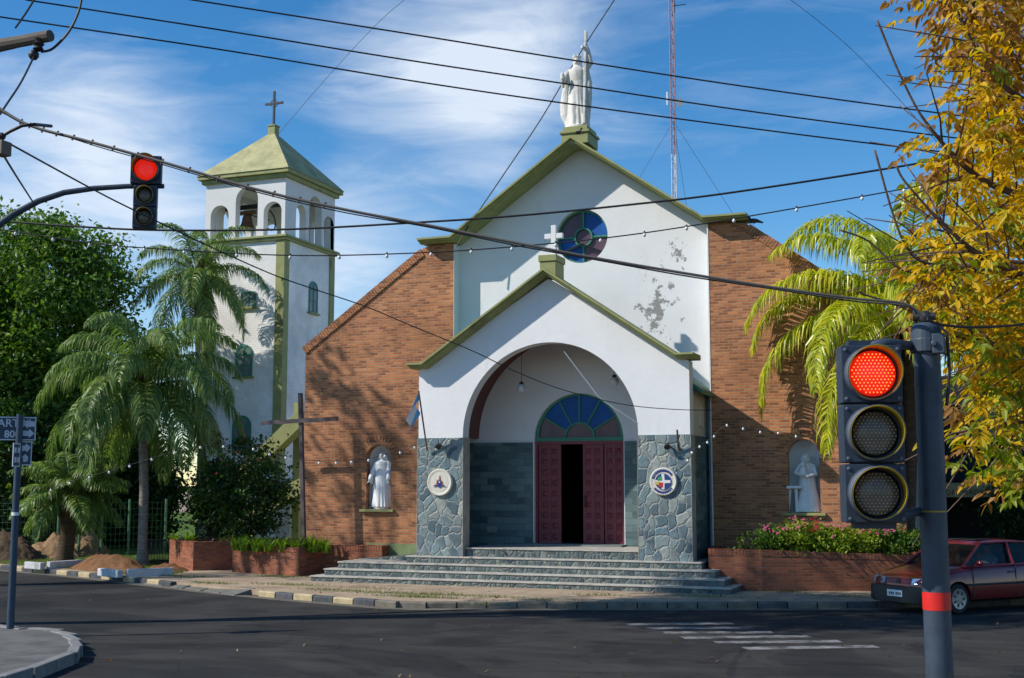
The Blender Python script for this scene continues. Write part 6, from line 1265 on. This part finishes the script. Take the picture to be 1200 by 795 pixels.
# interior
MB().box(-1.7,.95,-.70,.70,.60,.70).build('cabin_floor',M['blackp'],car)
MB().add([(.97,-.70,.70),(.97,.70,.70),(.60,.70,.70),(.60,-.70,.70),(.95,-.66,.89),(.95,.66,.89),(.62,.66,.91),(.62,-.66,.91)],[(0,1,5,4),(4,5,6,7),(2,3,7,6)]).build('dashboard',M['blackp'],car)
for y in(-.36,.36):
    MB().obox((-.35,y,.90),(.14,.44,.50),Matrix.Rotation(R(-14),3,'Y')).obox((-.10,y,.72),(.46,.46,.14)).obox((-.42,y,1.20),(.08,.24,.15)).build('front_seat',M['blackp'],car,bevel=.03)
MB().obox((-1.15,0,.88),(.14,1.1,.50),Matrix.Rotation(R(-14),3,'Y')).build('rear_seat',M['blackp'],car,bevel=.03)
MB().lathe([(.165,-.012),(.185,0),(.165,.012),(.15,0),(.165,-.012)],(.42,.36,.93),24,axis=(-1,0,.45)).build('steering_wheel',M['blackp'],car)
CA=R(180+50)
cloc=P(1123,720,z=0); off=Matrix.Rotation(CA,3,'Z')@Vector((1.22,.78,0)); car.location=(cloc.x-off.x,cloc.y-off.y,.004); car.rotation_euler=(0,0,CA)
# driver: one continuous figure, seated, hands on the wheel
g=MB(); y=.36
g.tube([(-.18,y,.80),(-.20,y,.92),(-.22,y,1.04),(-.22,y,1.10)],[.155,.15,.165,.10],16); g.tube([(-.21,y,1.06),(-.205,y,1.17)],[.055,.05],12); g.ball((-.19,y,1.235),.092,16,(1.02,.80,1.18)); g.ball((-.095,y,1.225),.018,8,(1,.8,1.4)); g.ball((-.10,y,1.185),.022,8,(.6,1.4,.6))
for s in(-1,1):
    g.ball((-.19,y+s*.082,1.23),.022,8,(1,.5,1.5)); g.tube([(-.22,y+s*.17,1.04),(-.10,y+s*.215,.88),(.12,y+s*.18,.90),(.33,y+s*.14,1.0)],[.060,.048,.040,.028],12); g.ball((.37,y+s*.135,1.015),.040,10,(1.1,.8,.9))
    for k in range(4): g.tube([(.38,y+s*(.15-.012*k),1.03-.018*k),(.415,y+s*(.14-.012*k),1.025-.018*k),(.42,y+s*(.125-.012*k),1.005-.018*k)],.010,6)
    g.tube([(.37,y+s*.12,1.02),(.40,y+s*.105,1.035)],.011,6)
    g.tube([(-.16,y+s*.09,.80),(.20,y+s*.10,.82),(.38,y+s*.11,.74)],[.085,.072,.06],12)
drv=remesh(g,'person',paint('shirt_pale_blue',(.32,.38,.46),.8,.1,5),.009,(0,0,0)); drv.data.materials.append(paint('skin',(.38,.21,.15),.6,.08,6)); drv.data.materials.append(paint('dark_hair',(.02,.014,.01),.7,.1,6)); drv.data.materials.append(paint('dark_trousers',(.03,.035,.05),.8,.1,6))
for p in drv.data.polygons:
    c=p.center; p.material_index=(2 if (c.z>1.28 or (c.z>1.19 and c.x<-.215)) else 1) if c.z>1.105 and abs(c.y-y)<.13 else (1 if c.x>.27 and c.z>.9 else (3 if c.z<.855 and c.x>-.1 else 0))
drv.location=car.location; drv.rotation_euler=car.rotation_euler; tag(drv,'driver in a pale shirt sitting behind the wheel of the red car','person')
# ------------------------------------------------------------------ autumn tree close on the right
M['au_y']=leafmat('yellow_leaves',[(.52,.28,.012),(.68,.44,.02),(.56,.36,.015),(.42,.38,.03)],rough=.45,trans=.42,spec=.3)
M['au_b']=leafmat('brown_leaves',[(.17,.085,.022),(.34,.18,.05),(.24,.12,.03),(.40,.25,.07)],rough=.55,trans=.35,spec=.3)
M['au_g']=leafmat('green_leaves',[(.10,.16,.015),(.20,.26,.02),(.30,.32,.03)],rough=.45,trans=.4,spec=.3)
au=thing('autumn_tree','tree with golden and brown autumn leaves and bare twigs reaching in from the right','tree',(0,0,0))
tb_=P(1560,560,d=8.6); au.location=(tb_.x,tb_.y,NZ); tb0=Vector((tb_.x,tb_.y,NZ))
rg=np.random.default_rng(99)
g=MB(); fork=Vector((tb_.x,tb_.y,2.6)); g.tube([tb0-Vector((0,0,.1)),tb0+Vector((0,0,.25)),tb0+(fork-tb0)*.6+Vector((.05,0,0)),fork],[.26,.19,.16,.15],14)
limbs=[[(1500,330,8.4),(1400,200,8.0),(1290,150,7.7),(1200,118,7.4),(1150,68,7.3),(1118,0,7.2),(1100,-50,7.2)],
 [(1470,360,8.2),(1340,300,7.8),(1250,250,7.5),(1150,210,7.3),(1090,150,7.2),(1058,95,7.2),(1028,24,7.2)],
 [(1470,420,8),(1330,380,7.6),(1230,335,7.3),(1150,300,7.15),(1105,262,7.1),(1062,215,7.1),(1051,196,7.1)],
 [(1480,440,8.2),(1330,400,7.7),(1210,330,7.4),(1110,313,7.2),(1062,290,7.1),(1025,176,7.1)],
 [(1450,450,8),(1310,420,7.6),(1220,415,7.3),(1130,395,7.15),(1062,362,7.1),(1012,345,7.1),(1008,341,7.1)],
 [(1480,420,8.6),(1330,340,8.6),(1200,310,8.4),(1120,315,8.2),(1060,317,8.1),(1018,283,8.1),(985,270,8.1)],
 [(1480,470,8.2),(1340,480,7.9),(1240,490,7.7),(1160,500,7.5),(1110,510,7.4)],
 [(1500,300,8.8),(1400,100,8.9),(1300,40,8.9),(1210,20,8.8),(1140,-10,8.7)],
 [(1480,400,9),(1350,300,9.2),(1240,220,9.2),(1160,170,9.2),(1120,140,9.1)],
 [(1480,440,9),(1350,430,9),(1240,400,8.9),(1150,370,8.8),(1105,350,8.7)],
 [(1500,300,8),(1420,80,7.9),(1330,-20,7.8),(1230,-30,7.8),(1160,-40,7.8)]]
ends=[]
for L in limbs:
    pts=spl([fork]+[P(x,y,d=d) for x,y,d in L],7); n=len(pts); rs=[max(.0065,.072*(1-k/n)**1.7) for k in range(n)]; g.tube(pts,rs,8); ends.append(pts)
def inframe(p):
    v=p-Vector((0,0,EYE)); f=v.dot(_fw); return 600+F*v.dot(_rt)/f, 397.5-F*v.dot(_up)/f
def edge(y):   # leftmost extent of the leaf mass at picture heights
    xs=[(-80,1070),(0,1062),(60,1085),(110,1100),(160,1075),(200,1058),(240,1078),(290,1062),(330,1050),(380,1075),(430,1100),(500,1105),(545,1120),(575,1170),(600,1260),(700,1400)]
    for (a,xa),(b_,xb) in zip(xs[:-1],xs[1:]):
        if a<=y<=b_: return xa+(xb-xa)*(y-a)/(b_-a)
    return 9999
tw=[]
for L in ends:
    n=len(L)
    for k in range(int(n*.38),n-6,2):
        for _ in range(2):
            p=L[k]
            if inframe(p)[0]<edge(inframe(p)[1])+25: continue
            d=(L[min(k+1,n-1)]-L[k-1]).normalized(); r_=Vector(rg.normal(size=3)); r_=(r_-d*r_.dot(d)).normalized(); ln=rg.uniform(.25,.6); a=p+(d*.6+r_*.7)*ln*.5; b_=p+(d*1.0+r_*1.0+Vector((0,0,-.15)))*ln; g.tube([p,a,b_],[.008,.0055,.003],5,False); tw.append((p,a,b_))
g.build('trunk',M['twig'],au,smooth=True,angle=180)
def leaflet(V,Fs,base,d,n_,L,W):
    s=d.cross(n_).normalized(); n_=s.cross(d); b0=len(V)
    V+=[base,base+d*L*.35+s*W+n_*L*.06,base+d*L*.35-s*W+n_*L*.06,base+d*L*.38,base+d*L*.75+s*W*.62-n_*L*.02,base+d*L*.75-s*W*.62-n_*L*.02,base+d*L*.74-n_*L*.05,base+d*L-n_*L*.14]
    Fs+=[(b0,b0+3,b0+1),(b0,b0+2,b0+3),(b0+1,b0+3,b0+6,b0+4),(b0+3,b0+2,b0+5,b0+6),(b0+4,b0+6,b0+7),(b0+6,b0+5,b0+7)]
bins={'au_y':([],[]),'au_b':([],[]),'au_g':([],[])}
def compound(p,mt):
    V,Fs=bins[mt]; a=rg.uniform(0,2*PI); d=Vector((math.cos(a),math.sin(a),rg.uniform(-.9,.1))).normalized(); side=Vector((-d.y,d.x,0)).normalized(); L=rg.uniform(.12,.2)
    for k in range(3):
        for s in(-1,1):
            b_=p+d*L*(.35+.3*k); dd_=(d*.55+side*s*.8+Vector((rg.normal()*.15,rg.normal()*.15,-.35+rg.normal()*.3))).normalized(); leaflet(V,Fs,b_,dd_,Vector((rg.normal()*.5,rg.normal()*.5,1)).normalized(),rg.uniform(.045,.10),rg.uniform(.011,.019))
    leaflet(V,Fs,p+d*L,(d+Vector((0,0,-.3))).normalized(),Vector((rg.normal()*.4,rg.normal()*.4,1)).normalized(),rg.uniform(.07,.11),.018)
cands=[]
for (p,a,b_) in tw:
    for _ in range(4): cands.append(p+(b_-p)*rg.uniform(.3,1.05)+Vector(rg.normal(size=3))*.05)
while len(cands)<9000:
    x=rg.uniform(1045,1500); y=rg.uniform(-120,620); d=rg.uniform(6.7,9.8); cands.append(P(x,y,d=d))
from mathutils import noise as mnz
kept=0
for p in cands:
    x,y=inframe(p); e=edge(y)
    if x<e+12+rg.normal()*9: continue
    dens=mnz.noise(Vector((p.x*1.6,p.y*1.6,p.z*1.6)))
    if dens<-.24 : continue
    if x<e+45 and rg.random()<.5: continue
    u=rg.random(); ty=(y)/560
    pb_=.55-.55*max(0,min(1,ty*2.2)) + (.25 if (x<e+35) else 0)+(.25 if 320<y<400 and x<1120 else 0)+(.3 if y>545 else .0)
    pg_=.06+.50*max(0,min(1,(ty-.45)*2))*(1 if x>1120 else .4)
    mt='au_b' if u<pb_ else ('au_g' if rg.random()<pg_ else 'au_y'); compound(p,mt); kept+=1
print('autumn clusters',kept)
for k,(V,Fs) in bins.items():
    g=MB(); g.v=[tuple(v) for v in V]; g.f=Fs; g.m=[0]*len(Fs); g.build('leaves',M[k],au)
# broad trees on the near pavement behind the camera side: not in view, left out

# unseen trees added outside the frame to shade the left wing and right pavement
tree('shade_tree','unseen open crowned tree added to shade the left brick wing','tree',(-31,19.5,0.1),(-30.5,21.2,14.6),(3.6,3.2,4.2),M['leaf_mid'],nclump=30,nleaf=50,clr=.55,leaf=.26,tr=.25,seed=81,group='unseen shade trees left of the crossing')
tree('shade_tree','unseen dense tree added to shade the right pavement','tree',(-23.5,14.6,0.1),(-22.0,13.6,17.4),(4.0,3.0,2.8),M['leaf_mid'],nclump=90,nleaf=110,clr=.55,leaf=.28,tr=.28,seed=82,group='unseen shade trees left of the crossing')
